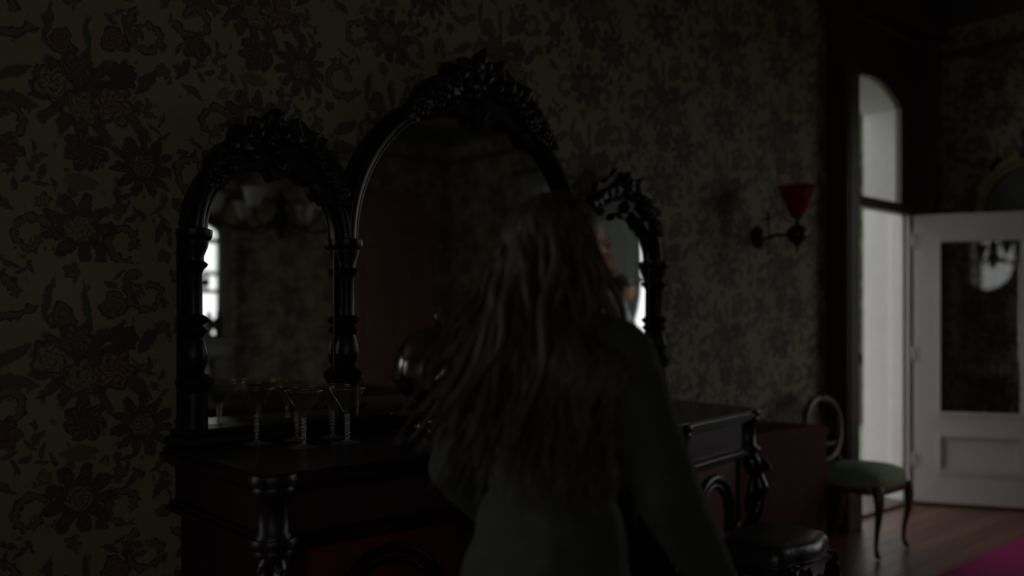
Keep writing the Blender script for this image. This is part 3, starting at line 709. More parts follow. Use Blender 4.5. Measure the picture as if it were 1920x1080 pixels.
def crest(ci, a0, a1, size, peak):
    cx, ro, ri = arches[ci]; rm = (ro+ri)/2+.012
    rnd = random.Random(ci+3); cr = MB(); o = []; n_ = []
    def bell(t): return max(0, 1-abs(t-.5)*2)**1.15
    for i in range(73):
        t = i/72; a = R(a0+(a1-a0)*t); bl = bell(t)
        ro_ = ro+.018+size*(.16+.62*bl)+size*(.07*math.sin(t*37)+.05*math.sin(t*61+1))*(.4+bl)
        ri_ = ri-.002-size*.11*abs(math.sin(t*17))*(1 if .05 < t < .95 else 0)-size*.26*math.exp(-((t-.5)/.07)**2)
        o.append((cx+ro_*math.cos(a), SPR+ro_*math.sin(a))); n_.append((cx+ri_*math.cos(a), SPR+ri_*math.sin(a)))
    cr.ring(o, n_, YM-.055, YM-.02)
    cp = cr.build('crest', M['frame'], mr, True, 30)
    def put(me, nm, t, dr_, sc_, rot, dy=-.055, th=.05):
        a = R(a0+(a1-a0)*t); r_ = rm+dr_
        return link(nm, me, cp, (cx+r_*math.cos(a), YM+dy, SPR+r_*math.sin(a)), (0, R(rot), 0), (sc_[0], th, sc_[1]))
    cnt = 22 if ci == 1 else 16
    for i in range(cnt):                              # leaves sweep down from the centre along the arch
        t = (i+.5)/cnt; a = a0+(a1-a0)*t; s_ = -1 if t < .5 else 1; bl = bell(t)
        ang = a+s_*(95-70*bl+rnd.uniform(-18, 18))
        L = size*(.42+.22*bl)*rnd.uniform(.85, 1.15)
        put(LM, 'carved_leaf', t, size*(.05+.42*bl*rnd.random()), (L*1.25, L), 90-ang)
    for i in range(cnt):
        t = rnd.uniform(.12, .88); bl = bell(t); q = size*rnd.uniform(.07, .13)
        put(LUMP, 'carved_fruit', t, size*(-.05+.6*bl*rnd.random()), (q, q*rnd.uniform(.8, 1.2)), rnd.uniform(0, 180), -.068, .022)
    for t, q in ((.03, .22), (.15, .20), (.85, .20), (.97, .22)): put(ROS, 'rosette', t, .012, (size*q, size*q), 0, -.06, .04)
    for da, q in ((-34, .62), (30, .62), (0, 1.0)):
        link('carved_leaf', LM, cp, (cx, YM-.06, SPR+ro+size*.42), (0, R(da), 0), (peak*.85, .06, peak*q))
    link('carved_leaf', LM, cp, (cx, YM-.055, SPR+ri+.03), (0, R(180), 0), (size*.55, .05, size*.42))
    for s_ in (-1, 1):
        pts = []
        for i in range(22):
            th = i/21*4.6; rr_ = size*.24*(1-.72*i/21)
            pts.append((cx+s_*(size*.34-rr_*math.cos(th)), YM-.072, SPR+ro+size*.26+rr_*math.sin(th)))
        MB().tube(pts, [size*.07*(1-.5*i/21) for i in range(22)], 8).build('scroll', M['frame'], cp, True)
crest(0, 30, 146, .15, .07)
crest(1, 52, 122, .215, .12)
crest(2, 34, 150, .15, .07)

# ------------------------------------------------------------------ sideboard
plan = [(1.03, D-.03), (1.03, 2.135), (2.74, 2.115), (3.555, 2.275), (3.65, D-.03)]
def inset(poly, d, back=0.0):
    n = len(poly); out = []; L = []
    for i in range(n):
        p, q = Vector(poly[i]), Vector(poly[(i+1) % n]); t = (q-p).normalized(); nn = Vector((-t.y, t.x))
        dd = back if i == n-1 else d
        L.append((p+nn*dd, t))
    for i in range(n):
        p, t = L[i-1]; q, s_ = L[i]
        den = t.x*s_.y-t.y*s_.x; w_ = q-p; u_ = (w_.x*s_.y-w_.y*s_.x)/den; out.append(tuple(p+t*u_))
    return out
sb = thing('sideboard', 'dark mahogany sideboard with red arched panel doors and scroll corbels', 'sideboard')
mb = MB()
for d_, z0, z1 in ((.012, .914, .93), (.0, .896, .914), (.014, .884, .896), (.028, .872, .884)): mb.prism(inset(plan, d_), z0, z1)
mb.build('top', M['ebony'], sb)
MB().prism(inset(plan, .05), .755, .872).build('frieze', M['mahog2'], sb)
mb = MB()
for d_, z0, z1 in ((.030, .742, .757), (.018, .728, .742), (.034, .718, .728)): mb.prism(inset(plan, d_), z0, z1)
mb.build('frieze_moulding', M['ebony'], sb)
MB().prism([(1.80, D-.03), (1.80, 2.42), (2.80, 2.42), (2.80, D-.03)], .08, .718).build('recess_back', M['mahog2'], sb)
bodyL = [(1.10, D-.03), (1.10, 2.215), (1.80, 2.205), (1.80, D-.03)]
bodyR = [(2.80, D-.03), (2.80, 2.200), (3.48, 2.335), (3.56, D-.03)]
for b_ in (bodyL, bodyR): MB().prism(b_, .08, .72).build('pedestal', M['mahog2'], sb)
MB().prism(inset(plan, .02), .0, .06).prism(inset(plan, .04), .06, .085).build('base_plinth', M['ebony'], sb)
def on_face(p, q, off=0):
    p, q = Vector(p), Vector(q); t = (q-p).normalized(); n = Vector((t.y, -t.x))
    return lambda u, v, o: (p.x+t.x*u+n.x*(o+off), p.y+t.y*u+n.y*(o+off), v)
for p, q in ((bodyL[1], bodyL[2]), (bodyR[1], bodyR[2])):
    F = on_face(p, q); L = (Vector(q)-Vector(p)).length
    hw = L*.27; c = L*.52; sp_ = .66-hw
    dr_ = MB(); o = [F(L*.14, .12, .0), F(L*.88, .12, 0), F(L*.88, .70, 0), F(L*.14, .70, 0)]
    o2 = [F(L*.14, .12, .012), F(L*.88, .12, .012), F(L*.88, .70, .012), F(L*.14, .70, .012)]
    dr_.add(o+o2, [(0, 1, 2, 3), (4, 5, 6, 7), (0, 1, 5, 4), (1, 2, 6, 5), (2, 3, 7, 6), (3, 0, 4, 7)]).build('cupboard_door', M['mahog'], sb)
    for r_, h_, nm in ((hw, .016, 'arch_moulding'), (hw-.035, .010, 'arch_moulding')):
        pts = [F(c+r_, .14, .018)]+[F(c+r_*math.cos(R(a)), sp_+r_*math.sin(R(a)), .018) for a in range(0, 181, 6)]+[F(c-r_, .14, .018)]
        MB().tube(pts, h_, 8).build(nm, M['ebony'], sb, True)
    MB().lathe([(0, 0), (.008, 0), (.008, .015), (.016, .022), (.014, .03), (0, .033)], 12, Matrix.Translation(F(L*.84, .42, .012)) @ Vector((q[1]-p[1], p[0]-q[0], 0)).to_track_quat('Z', 'Y').to_matrix().to_4x4()).build('knob', M['brass'], sb, True)
# corner blocks and scroll corbels at the front corners of both pedestals
def corner(pt, out, rz):
    m_ = Matrix.Translation((pt[0], pt[1], 0)) @ Matrix.Rotation(rz, 4, 'Z')
    MB().lathe([(0, .752), (.05, .752), (.05, .762), (.043, .77), (.043, .858), (.05, .866), (.05, .876), (0, .876)], 20, m_).build('corner_block', M['frame'], sb, True, 50)
    for r_, z0, z1 in ((.068, .895, .926), (.060, .872, .895), (.066, .728, .756), (.055, .70, .728)): MB().lathe([(0, z0), (r_*.93, z0), (r_, (z0+z1)/2), (r_*.93, z1), (0, z1)], 20, m_).build('ring_moulding', M['frame'], sb, True, 50)
    pts = []; rs = []
    for i in range(40):
        t = i/39; z = .70-.42*t
        o = .015+.055*math.sin(PI*min(1, t*1.25))**1.0*(1 if t < .8 else 1)-.02*t
        pts.append(m_ @ Vector((0, -o, z))); rs.append(.040-.016*t+.006*math.sin(t*24))
    MB().tube(pts, rs, 10, up=(1, 0, 0)).build('corbel', M['ebony'], sb, True)
    pts = []
    for i in range(24):
        th = i/23*5.2; r_ = .042*(1-.7*i/23); pts.append(m_ @ Vector((0, -.045-r_*math.cos(th), .645+r_*math.sin(th))))
    MB().tube(pts, [.032-.012*i/23 for i in range(24)], 8, up=(1, 0, 0)).build('corbel_scroll', M['ebony'], sb, True)
    lf = link('carved_leaf', LM, sb, m_ @ Vector((0, -.03, .62)), (R(180), 0, rz), (.07, .07, .18))
    mf = MB().lathe([(0, .08), (.038, .08), (.042, .11), (.03, .13), (.026, .2), (.034, .27), (.03, .30), (0, .3)], 14, m_).build('corner_post', M['ebony'], sb, True)
corner((1.085, 2.185), None, R(-35)); corner((1.79, 2.175), None, 0); corner((2.80, 2.17), None, R(5)); corner((3.515, 2.325), None, R(45))

# ------------------------------------------------------------------ cocktail glasses with twisted stems
def at(u, v, z):       # point on the horizontal plane z seen at pixel (u, v)
    d = 1650*(EYE-z)/(v-601); x = (u-960)/1650*d
    return (.664*d+.748*x, .748*d-.664*x, z)
def glass_parts():
    foot = MB().lathe([(0, 0), (.044, 0), (.0455, .002), (.043, .0035), (.02, .008), (.008, .014), (0, .014)], 32).mesh('foot', M['crystalfoot'], True, 60)
    st = MB(); n = 40
    for k_ in range(2):
        pts = [(.0052*math.cos(i/n*3.5*2*PI+k_*PI), .0052*math.sin(i/n*3.5*2*PI+k_*PI), .012+.083*i/n) for i in range(n+1)]
        st.tube(pts, .0042, 8)
    stem = st.mesh('stem', M['crystalstem'], True, 180)
    bowl = MB().lathe([(0, .094), (.006, .095), (.012, .103), (.036, .142), (.0585, .180), (.0595, .182), (.0580, .1815), (.0345, .1425), (.0105, .104), (0, .100)], 36).mesh('bowl', M['crystal'], True, 60)
    rim = MB().tube([(.059*math.cos(2*PI*i/36), .059*math.sin(2*PI*i/36), .1815) for i in range(36)], .0011, 6, True).mesh('gilt_rim', M['gold'], True, 180)
    return foot, stem, bowl, rim
GP = glass_parts()
spots = [((481, 833), 'clear cocktail glass with twisted stem standing apart at the end of the set'),
         ((556, 825), 'twisted stem cocktail glass half hidden behind the foremost glass'),
         ((569, 839.5), 'foremost twisted stem cocktail glass, nearest the sideboard front edge'),
         ((623, 820), 'hindmost twisted stem cocktail glass, closest to the mirror'),
         ((651, 831), 'twisted stem cocktail glass beside the silver domed dish')]
for (px, lb) in spots:
    g = thing('cocktail_glass', lb, 'glass', at(px[0], px[1], TZ), random.random()*6, 'cocktail glasses on the sideboard')
    for nm, me in zip(('foot', 'stem', 'bowl', 'gilt_rim'), GP): link(nm, me, g)

# ------------------------------------------------------------------ silver domed dish
dm = thing('domed_serving_dish', 'large tarnished silver dome with ring handle on a footed serving dish', 'serving dish', (2.47, 2.42, TZ), R(-41))
for s_x in (-1, 1):
    for s_y in (-1, 1):
        MB().tube([(s_x*.11, s_y*.11, .045), (s_x*.125, s_y*.125, .03), (s_x*.13, s_y*.13, .012), (s_x*.14, s_y*.14, .008)], [.012, .010, .009, .008], 8).build('foot', M['silver'], dm, True)
MB().lathe([(0, .04), (.12, .042), (.17, .06), (.20, .10), (.21, .13), (.236, .14), (.238, .146), (.232, .149), (.21, .146), (0, .143)], 44).build('basin', M['silver'], dm, True)
MB().lathe([(.214, .149), (.222, .150), (.222, .158), (.214, .163), (.212, .19), (.203, .235), (.182, .285), (.148, .33), (.10, .362), (.05, .379), (.0, .384)], 44).build('dome_lid', M['silver'], dm, True)
MB().lathe([(0, .383), (.018, .384), (.013, .392), (.007, .398), (0, .40)], 14).tube([(.029*math.cos(2*PI*i/24)*.85, .029*math.cos(2*PI*i/24)*.5, .425+.029*math.sin(2*PI*i/24)) for i in range(24)], .0045, 8, True).build('ring_handle', M['silver'], dm, True)
for s_ in (-1, 1):
    pts = [(s_*(.20+.085*math.sin(PI*t)), 0, .075+.065*t+.02*math.sin(2*PI*t)) for t in [i/12 for i in range(13)]]
    MB().tube(pts, .009, 8).build('side_handle', M['silver'], dm, True)
bwl = thing('footed_bowl', 'low dark silver footed bowl beside the cocktail glasses', 'bowl', (1.86, 2.60, TZ))
MB().lathe([(0, 0), (.055, 0), (.058, .005), (.04, .012), (.02, .02), (.018, .03), (.03, .034), (0, .036)], 28).build('foot', M['silver'], bwl, True)
MB().lathe([(0, .032), (.04, .036), (.075, .05), (.098, .068), (.104, .07), (.102, .073), (.094, .071), (.07, .056), (.035, .044), (0, .041)], 36).build('bowl', M['silver'], bwl, True)

# ------------------------------------------------------------------ gas wall lamp
wl = thing('wall_lamp', 'gas wall bracket lamp with red glass shade on the floral wall', 'lamp', (4.487, D, 1.82))
MB().lathe([(0, 0), (.062, 0), (.066, .008), (.056, .018), (.045, .022), (.03, .035), (.018, .05), (0, .05)], 28, Matrix.Rotation(R(90), 4, 'X')).build('backplate', M['bronze'], wl, True)
MB().tube([(0, -.03, 0), (0, -.07, -.006), (0, -.12, .006), (0, -.18, .0), (0, -.25, .004)], [.012, .009, .011, .009, .011], 10).build('arm', M['bronze'], wl, True)
MB().lathe([(0, -.11), (.006, -.10), (.01, -.08), (.006, -.068), (.014, -.06), (.02, -.05), (.046, -.035), (.056, -.012), (.058, .006), (.05, .03), (.03, .046), (.014, .056), (.011, .085), (.02, .092), (.04, .1), (.04, .108), (0, .108)], 24, Matrix.Translation((0, -.257, .0))).build('burner_globe', M['bronze'], wl, True)
MB().tube([(0, -.075, -.09), (0, -.075, .125)], .005, 8).tube([(-.03, -.085, .105), (0, -.075, .108), (.03, -.066, .105)], .006, 8).tube([(0, -.115, .105), (0, -.035, .105)], .006, 8).ell((0, -.075, .13), (.01, .01, .014)).ell((0, -.075, -.095), (.009, .009, .014)).build('gas_key', M['bronze'], wl, True)
prof = [(.036, .108), (.046, .125), (.062, .17), (.078, .205), (.088, .24), (.106, .268), (.110, .27), (.105, .265), (.085, .24), (.074, .205), (.058, .17), (.042, .127), (.033, .112)]
MB().lathe(prof, 60, Matrix.Translation((0, -.257, 0)), lambda a, z: 1+(.05*math.cos(12*a))*max(0, (z-.12)/.15)).build('lamp_shade', M['redglass'], wl, True)

# ------------------------------------------------------------------ gilt mirror on the end wall
gm = thing('gilt_frame', 'oval gilt mirror frame with painted dark centre showing over the white door', 'mirror frame', (XE, 2.30, 0))
def ga(r): return arc(0, 2.13+.0, r, -90, 270, 60, r*1.15)[:-1]
MB().prism([(p[0], p[1]) for p in ga(.30)], -.02, -.012, 'x').build('matte_centre', M['dimreflection'], gm)  # matte colour painted in place of the mirror's reflection
MB().ring(ga(.355), ga(.285), -.045, -.001, 'x', True).build('frame', M['gilt'], gm, True, 30)
MB().tube([(-.05, p[0], p[1]) for p in ga(.322)], .022, 10, True).build('frame_moulding', M['gilt'], gm, True)
for a in (0, -38, 38, -75, 75):
    link('carved_leaf', LM, gm, (-.05, .32*math.sin(R(a)), 2.13+.36*math.cos(R(a))), (R(-a*.0), 0, R(-90)), (.14, .09, .16 if a else .24)).rotation_euler = Euler((R(-a), 0, R(-90)), 'ZYX')

# ------------------------------------------------------------------ chairs and small furniture
cb = thing('low_cabinet', 'low dull red mahogany cabinet against the papered wall', 'cabinet', (4.16, 2.70, 0))
MB().box((-.48, -.16, .05), (.48, .165, .70), .006).build('body', M['cabinet'], cb)
MB().prism([(-.484, .70), (.484, .70)]+[(x, .735+.022*math.cos(x/.5*PI/2)) for x in [.484-.968*i/20 for i in range(21)]], -.168, .165, 'y').build('top', M['cabinet'], cb)
MB().box((-.49, -.17, 0), (.49, .165, .05), .006).build('plinth', M['cabinet'], cb)
MB().box((-.46, -.168, .07), (.46, -.158, .68), .004).build('front_panel', M['cabinet'], cb)

stl = thing('leather_stool', 'black leather topped stool with carved apron beside the sideboard', 'stool', (3.13, 1.95, 0), R(6))
vs_, fs_ = [], []; n = 40
def serp(a):
    ca, sa = math.cos(a), math.sin(a); e = .42
    x = .235*math.copysign(abs(ca)**e, ca); y = .175*math.copysign(abs(sa)**e, sa)
    if sa < 0: y -= .018*math.cos(x/.235*PI*1.5)
    return x, y
prof = [(1.0, .405), (1.02, .43), (1.0, .455), (.94, .470), (.78, .480), (.45, .486), (.02, .488)]
for s_, z in prof:
    for k_ in range(n):
        x, y = serp(2*PI*k_/n); vs_.append((x*s_, y*s_, z))
for i in range(len(prof)-1):
    for k_ in range(n): fs_.append((i*n+k_, i*n+(k_+1) % n, (i+1)*n+(k_+1) % n, (i+1)*n+k_))
fs_ += [tuple(range(n))[::-1], tuple((len(prof)-1)*n+k_ for k_ in range(n))]
MB().add(vs_, fs_).build('seat', M['leather'], stl, True)
MB().tube([serp(2*PI*k_/n)+(.408,) for k_ in range(n)], .008, 6, True).build('piping', M['leather'], stl, True)
mb = MB(); o = [serp(2*PI*k_/n) for k_ in range(n)]
mb.prism([(x*.98, y*.98) for x, y in o], .365, .405); mb.build('apron', M['ebony'], stl)
ap = [(-.20+.40*i/40, .375-.028*math.cos((-.20+.40*i/40)/.20*PI*1.5)-.012*math.cos(i/40*2*PI*5)) for i in range(41)]
MB().prism(ap+[(.20, .405), (-.20, .405)], -.192, -.168, 'y').build('carved_apron', M['ebony'], stl)
legp = [(.0, .37, .036), (.015, .33, .038), (.022, .28, .030), (.012, .20, .021), (-.004, .12, .016), (-.002, .05, .015), (.012, .02, .020), (.018, .012, .014)]
for sx in (-1, 1):
    for sy in (-1, 1):
        pts = [(sx*(.195+o_), sy*(.14+o_), z) for o_, z, r_ in legp]
        MB().tube(pts, [r_ for _, _, r_ in legp], 10).build('leg', M['ebony'], stl, True)

gc = thing('balloon_back_chair', 'green velvet seated balloon back chair against the casing by the doorway', 'chair', (4.965, 2.52, 0), R(2))
# local: -y is the front
vs_, fs_ = [], []
def seatp(a):
    ca, sa = math.cos(a), math.sin(a); e = .5
    x = .225*math.copysign(abs(ca)**e, ca); y = .205*math.copysign(abs(sa)**e, sa)
    if y > 0: x *= 1-.16*(y/.205)
    return x, y-.02
prof = [(.97, .385), (1.0, .40), (1.02, .425), (1.0, .452), (.92, .475), (.72, .492), (.4, .50), (.02, .502)]
for s_, z in prof:
    for k_ in range(n):
        x, y = seatp(2*PI*k_/n); vs_.append((x*s_, y*s_, z))
for i in range(len(prof)-1):
    for k_ in range(n): fs_.append((i*n+k_, i*n+(k_+1) % n, (i+1)*n+(k_+1) % n, (i+1)*n+k_))
fs_ += [tuple(range(n))[::-1], tuple((len(prof)-1)*n+k_ for k_ in range(n))]
MB().add(vs_, fs_).build('seat', M['velvet'], gc, True)
MB().prism([(x*.99, y*.99) for x, y in [seatp(2*PI*k_/n) for k_ in range(n)]], .355, .388).build('seat_rail', M['walnut'], gc)
fl_ = [(.005, .40, .030), (.016, .36, .031), (.022, .31, .026), (.014, .22, .019), (.0, .13, .014), (-.004, .06, .012), (.008, .022, .017), (.02, .012, .013)]
for sx in (-1, 1):
    MB().tube([(sx*(.185+o_*.7), -.19-o_, z) for o_, z, r_ in fl_], [r_ for _, _, r_ in fl_], 10).build('leg', M['walnut'], gc, True)
    MB().tube([(sx*.155, .165, .42), (sx*.155, .17, .30), (sx*.158, .19, .15), (sx*.165, .235, .012)], [.02, .019, .017, .014], 10).build('leg', M['walnut'], gc, True)
bk = []
for i in range(48):
    a = 2*PI*i/48
    x = .21*math.cos(a)*(1+.10*math.sin(a)); z = .68+.185*math.sin(a)
    bk.append((x, .19+.28*(z-.46)*.45, z))
MB().tube(bk, [.019+.006*max(0, math.sin(2*PI*i/48)) for i in range(48)], 10, True, flat=1.0).build('back_ring', M['ringwood'], gc, True)
MB().tube([(-.165, .225, .585), (-.08, .222, .575), (0, .222, .59), (.08, .222, .575), (.165, .225, .585)], [.014, .016, .02, .016, .014], 8).build('cross_splat', M['ringwood'], gc, True)
for sx in (-1, 1):
    MB().tube([(sx*.15, .17, .40), (sx*.15, .185, .46), (sx*.135, .20, .53)], [.021, .019, .018], 8).build('back_post', M['walnut'], gc, True)
for a in (-40, 0, 40): link('carved_leaf', LM, gc, (0, .235, .855), (0, R(a), 0), (.045, .04, .035))

# ------------------------------------------------------------------ garden outside
lw = struct('garden_lawn', MB().box((-6, D+WT, -.25), (40, 40, -.12)).box((XE+.3, -30, -.25), (40, D+WT, -.12)), M['lawn'], 'green lawn outside the doorway', 'lawn')
struct('garden_step', MB().box((4.6, D+WT, -.12), (7.4, D+WT+1.2, -.01), .01), M['paving'], 'pale paving step outside the doorway', 'step')
def tree(x, y, h, r, label, seed):
    rnd = random.Random(seed)
    t = thing('garden_tree', label, 'tree', (x, y, -.12), 0, 'trees outside the doorway')
    MB().tube([(0, 0, 0), (.05, .03, h*.3), (-.04, .05, h*.6), (0, 0, h*.85)], [.14, .10, .07, .03], 8).build('trunk', M['bark'], t, True)
    lv = MB()
    for i in range(900):
        d = Vector((rnd.gauss(0, 1), rnd.gauss(0, 1), rnd.gauss(0, 1))).normalized()*(rnd.random()**.4)
        c = Vector((d.x*r, d.y*r, h*.62+d.z*h*.38)); s_ = .10+.12*rnd.random()
        m_ = Matrix.Translation(c) @ Euler((rnd.random()*6, rnd.random()*6, rnd.random()*6)).to_matrix().to_4x4()
        lv.add([(-s_, 0, 0), (0, -s_*.45, .03), (s_, 0, 0), (0, s_*.45, .03)], [(0, 1, 2, 3)], m_)
    f = lv.build('foliage', M['leaf'], t); f['kind'] = 'stuff'
tree(12.0, 6.0, 5.5, 1.7, 'leafy green tree straight outside the doorway', 1)
tree(15.5, 10.5, 6.5, 2.4, 'leafy green tree at the back of the lawn', 2)
tree(3.5, 12.0, 4.2, 1.5, 'small leafy tree on the lawn beyond the step', 3)

# ------------------------------------------------------------------ people
def head_mesh(mb, c, yaw, h):
    """head looking along local +y rotated by yaw; c = centre, h = head height"""
    m_ = Matrix.Translation(c) @ Matrix.Rotation(yaw, 4, 'Z'); k_ = h/.225
    def E(p, r): mb.ell((0, 0, 0), (r[0]*k_, r[1]*k_, r[2]*k_), None, 18, 12) if False else mb.add(*_e(p, r, k_), m_)
    def _e(p, r, k2):
        s_ = MB().ell((p[0]*k2, p[1]*k2, p[2]*k2), (r[0]*k2, r[1]*k2, r[2]*k2), None, 18, 12); return s_.v, s_.f
    E((0, -.012, .028), (.074, .094, .084)); E((0, .018, -.028), (.060, .068, .078)); E((0, .052, -.088), (.028, .026, .022))
    E((0, .078, .022), (.050, .016, .014)); E((0, .095, -.018), (.011, .016, .026)); E((0, .105, -.034), (.016, .013, .011))
    E((0, .083, -.062), (.024, .012, .008)); E((0, .081, -.073), (.021, .012, .007))
    for s_ in (-1, 1):
        E((s_*.042, .058, -.028), (.022, .022, .024)); E((s_*.073, -.005, -.012), (.009, .020, .032)); E((s_*.040, .03, -.07), (.024, .04, .026))
    return m_, k_
def hand(mb, wrist, d, up, side, L=.17):
    d = Vector(d).normalized(); up = Vector(up); up = (up-d*up.dot(d)).normalized(); sd = d.cross(up)*side
    w_ = Vector(wrist); palm = L*.5
    for j in (-1.2, -.4, .4, 1.2): mb.cap(w_+d*.01+sd*j*.010, .014, w_+d*palm+sd*j*.018, .0125, 10)
    for j, (o_, ln) in enumerate(((1.35, .40), (.45, .46), (-.45, .43), (-1.35, .34))):
        a = w_+d*palm+sd*o_*.0165; l1 = L*ln*.45; cur = up*-1
        b_ = a+(d*.95+cur*.3)*l1; c_ = b_+(d*.75+cur*.66)*l1*.65; e_ = c_+(d*.5+cur*.86)*l1*.5
        mb.cap(a, .0095, b_, .009, 8); mb.cap(b_, .009, c_, .0082, 8); mb.cap(c_, .0082, e_, .007, 8)
    a = w_+d*palm*.3+sd*.022; b_ = a+(d*.6+sd*.75)*L*.22; c_ = b_+(d*.9+sd*.25-up*.25)*L*.17
    mb.cap(a, .013, b_, .011, 8); mb.cap(b_, .011, c_, .009, 8)
def person(label, loc, rz, H, J, headyaw, mats, female):
    """J: joints in local metres (x right, y forward, z up)"""
    p = thing('person', label, 'person', loc, rz)
    V = {k_: Vector(v) for k_, v in J.items()}
    hh = H*.138
    b = MB()
    b.ell(V['pelvis'], (.155, .11, .12)); b.ell(V['pelvis']+Vector((0, -.035, -.05)), (.15, .10, .10))
    b.cap(V['pelvis'], .115, V['waist'], .105); b.ell(V['waist'], (.13, .095, .12))
    b.ell(V['chest'], (.16 if female else .175, .108, .17)); b.cap(V['chest'], .10, V['neckbase'], .055)
    b.cap(V['sl']+Vector((.03, 0, 0)), .058, V['sr']-Vector((.03, 0, 0)), .058)
    b.cap(V['neckbase'], .052, V['head']+Vector((0, -.02, -hh*.25)), .047)
    if female:
        for s_ in (-1, 1): b.ell(V['chest']+Vector((s_*.075, .085, -.03)), (.06, .05, .06))
    for s_ in ('l', 'r'):
        b.cap(V['s'+s_], .052, V['e'+s_], .038); b.cap(V['e'+s_], .038, V['w'+s_], .026)
        b.cap(V['h'+s_], .085, V['k'+s_], .055); b.cap(V['k'+s_], .054, V['a'+s_], .036)
        b.ell(V['k'+s_]*.6+V['a'+s_]*.4+Vector((0, -.02, 0)), (.045, .045, .11))
        b.cap(V['a'+s_]-Vector((0, .03, .035)), .033, V['a'+s_]+Vector((0, .13, -.048)), .025)
        d = (V['w'+s_]-V['e'+s_]); up = Vector((1 if s_ == 'r' else -1, .2, .3))
        hand(b, V['w'+s_], d, up, 1 if s_ == 'r' else -1)
    m_, k_ = head_mesh(b, V['head'], headyaw, hh)
    body = remesh(b, 'body', mats['skin'], p, .0064 if female else .0085, 3)
    for s_ in (-1, 1):
        ey = MB().ell((s_*.030*k_, .062*k_, .002*k_), (.0115*k_, .0115*k_, .0105*k_), None, 12, 8); MB().add(ey.v, ey.f, m_).build('eye', M['eyewhite'], p, True)
        ey = MB().ell((s_*.030*k_, .0705*k_, .002*k_), (.006*k_, .0040*k_, .006*k_), None, 10, 6); MB().add(ey.v, ey.f, m_).build('iris', M['eye'], p, True)
    lp = MB().ell((0, .0935*k_, -.0655*k_), (.021*k_, .0055*k_, .0085*k_), None, 12, 6); MB().add(lp.v, lp.f, m_).build('lips', M['lips'], p, True)
    # trousers
    t = MB(); t.ell(V['pelvis'], (.168, .124, .13)); t.ell(V['pelvis']+Vector((0, -.035, -.05)), (.164, .115, .11)); t.cap(V['pelvis'], .127, V['waist']-Vector((0, 0, .06)), .118)
    for s_ in ('l', 'r'):
        t.cap(V['h'+s_], .098, V['k'+s_], .070); t.cap(V['k'+s_], .070, V['a'+s_]+Vector((0, 0, .03)), .062)
    remesh(t, 'trousers', M['denim'], p, .014, 3, .006, 9)
    for s_ in ('l', 'r'):
        f = MB(); f.cap(V['a'+s_]-Vector((0, .035, .032)), .046, V['a'+s_]+Vector((0, .14, -.040)), .036); f.cap(V['a'+s_], .047, V['a'+s_]-Vector((0, .01, .03)), .046)
        zmin = V['a'+s_].z-.078
        f.v = [(x, y, max(z, zmin)) for x, y, z in f.v]
        remesh(f, 'shoe', M['shoe'], p, .008, 3)
    # jacket / shirt
    t = MB(); ex = mats['thick']
    t.ell(V['pelvis']+Vector((0, 0, .03)), (.168+ex, .124+ex, .15)); t.ell(V['pelvis']+Vector((0, -.01, -.07)), (.185+ex, .145+ex, .17)); t.cap(V['pelvis']+Vector((0, 0, .02)), .12+ex, V['waist'], .112+ex); t.ell(V['waist'], (.142+ex, .106+ex, .13))
    t.ell(V['chest'], ((.168 if female else .185)+ex, .118+ex, .175)); t.cap(V['chest'], .115+ex, V['neckbase']-Vector((0, 0, .03)), .060+ex)
    if female:
        for s_ in (-1, 1): t.ell(V['chest']+Vector((s_*.075, .085, -.03)), (.07+ex, .06+ex, .07))
    t.cap(V['sl']+Vector((.03, 0, -.004)), .062+ex, V['sr']+Vector((-.03, 0, -.004)), .062+ex)
    for s_ in ('l', 'r'):
        t.cap(V['s'+s_], .062+ex, V['e'+s_], .048+ex); t.cap(V['e'+s_], .048+ex, V['e'+s_]*.08+V['w'+s_]*.92, .036+ex*.8)
    remesh(t, mats['topname'], mats['top'], p, .011, 3, .008, 10)
    cl = MB(); nb_ = V['neckbase']
    for i, (r_, z_) in enumerate(((.072, -.01), (.070, .012), (.067, .034))): pass
    cl.lathe([(.074+ex, -.03), (.072+ex*.8, .0), (.066+ex*.6, .03), (.058+ex*.6, .032), (.062+ex*.6, 0), (.064+ex*.6, -.03)], 28, Matrix.Translation(nb_) @ Matrix.Rotation(R(-10), 4, 'X')).build('collar', mats['top'], p, True)
    return p, V, m_, k_
# --- woman walking past the sideboard
JW = dict(pelvis=(0, 0, .87), waist=(0, .005, 1.02), chest=(0, .015, 1.17), neckbase=(0, .015, 1.325), head=(0, .055, 1.475),
          sl=(-.165, .0, 1.27), sr=(.165, .015, 1.265), el=(-.235, -.05, 1.02), er=(.275, .03, 1.02), wl=(-.22, .12, .84), wr=(.295, .155, .835),
          hl=(-.085, 0, .85), hr=(.085, 0, .85), kl=(-.09, .12, .47), kr=(.09, -.02, .47), al=(-.095, .16, .09), ar=(.09, -.16, .09))
wm, V, hm, hk = person('woman with long wavy golden brown hair in an olive green jacket, turned away', (1.235, 1.28, 0), R(-90), 1.60, JW, R(-22),
                       dict(skin=M['skin'], top=M['jacket'], topname='jacket', thick=.014), True)
hb = MB(); rnd = random.Random(11)
sk = MB(); sk.ell((0, -.026, .040), (.083, .097, .087), None, 24, 16)
hb.add([(v[0]*hk, v[1]*hk, v[2]*hk) for v in sk.v], sk.f, hm)
hb.ell(V['head']+Vector((-.01, -.080, -.12)), (.085, .06, .14)); hb.ell(V['head']+Vector((-.01, -.125, -.21)), (.12, .05, .12))
h3 = hm.to_3x3()
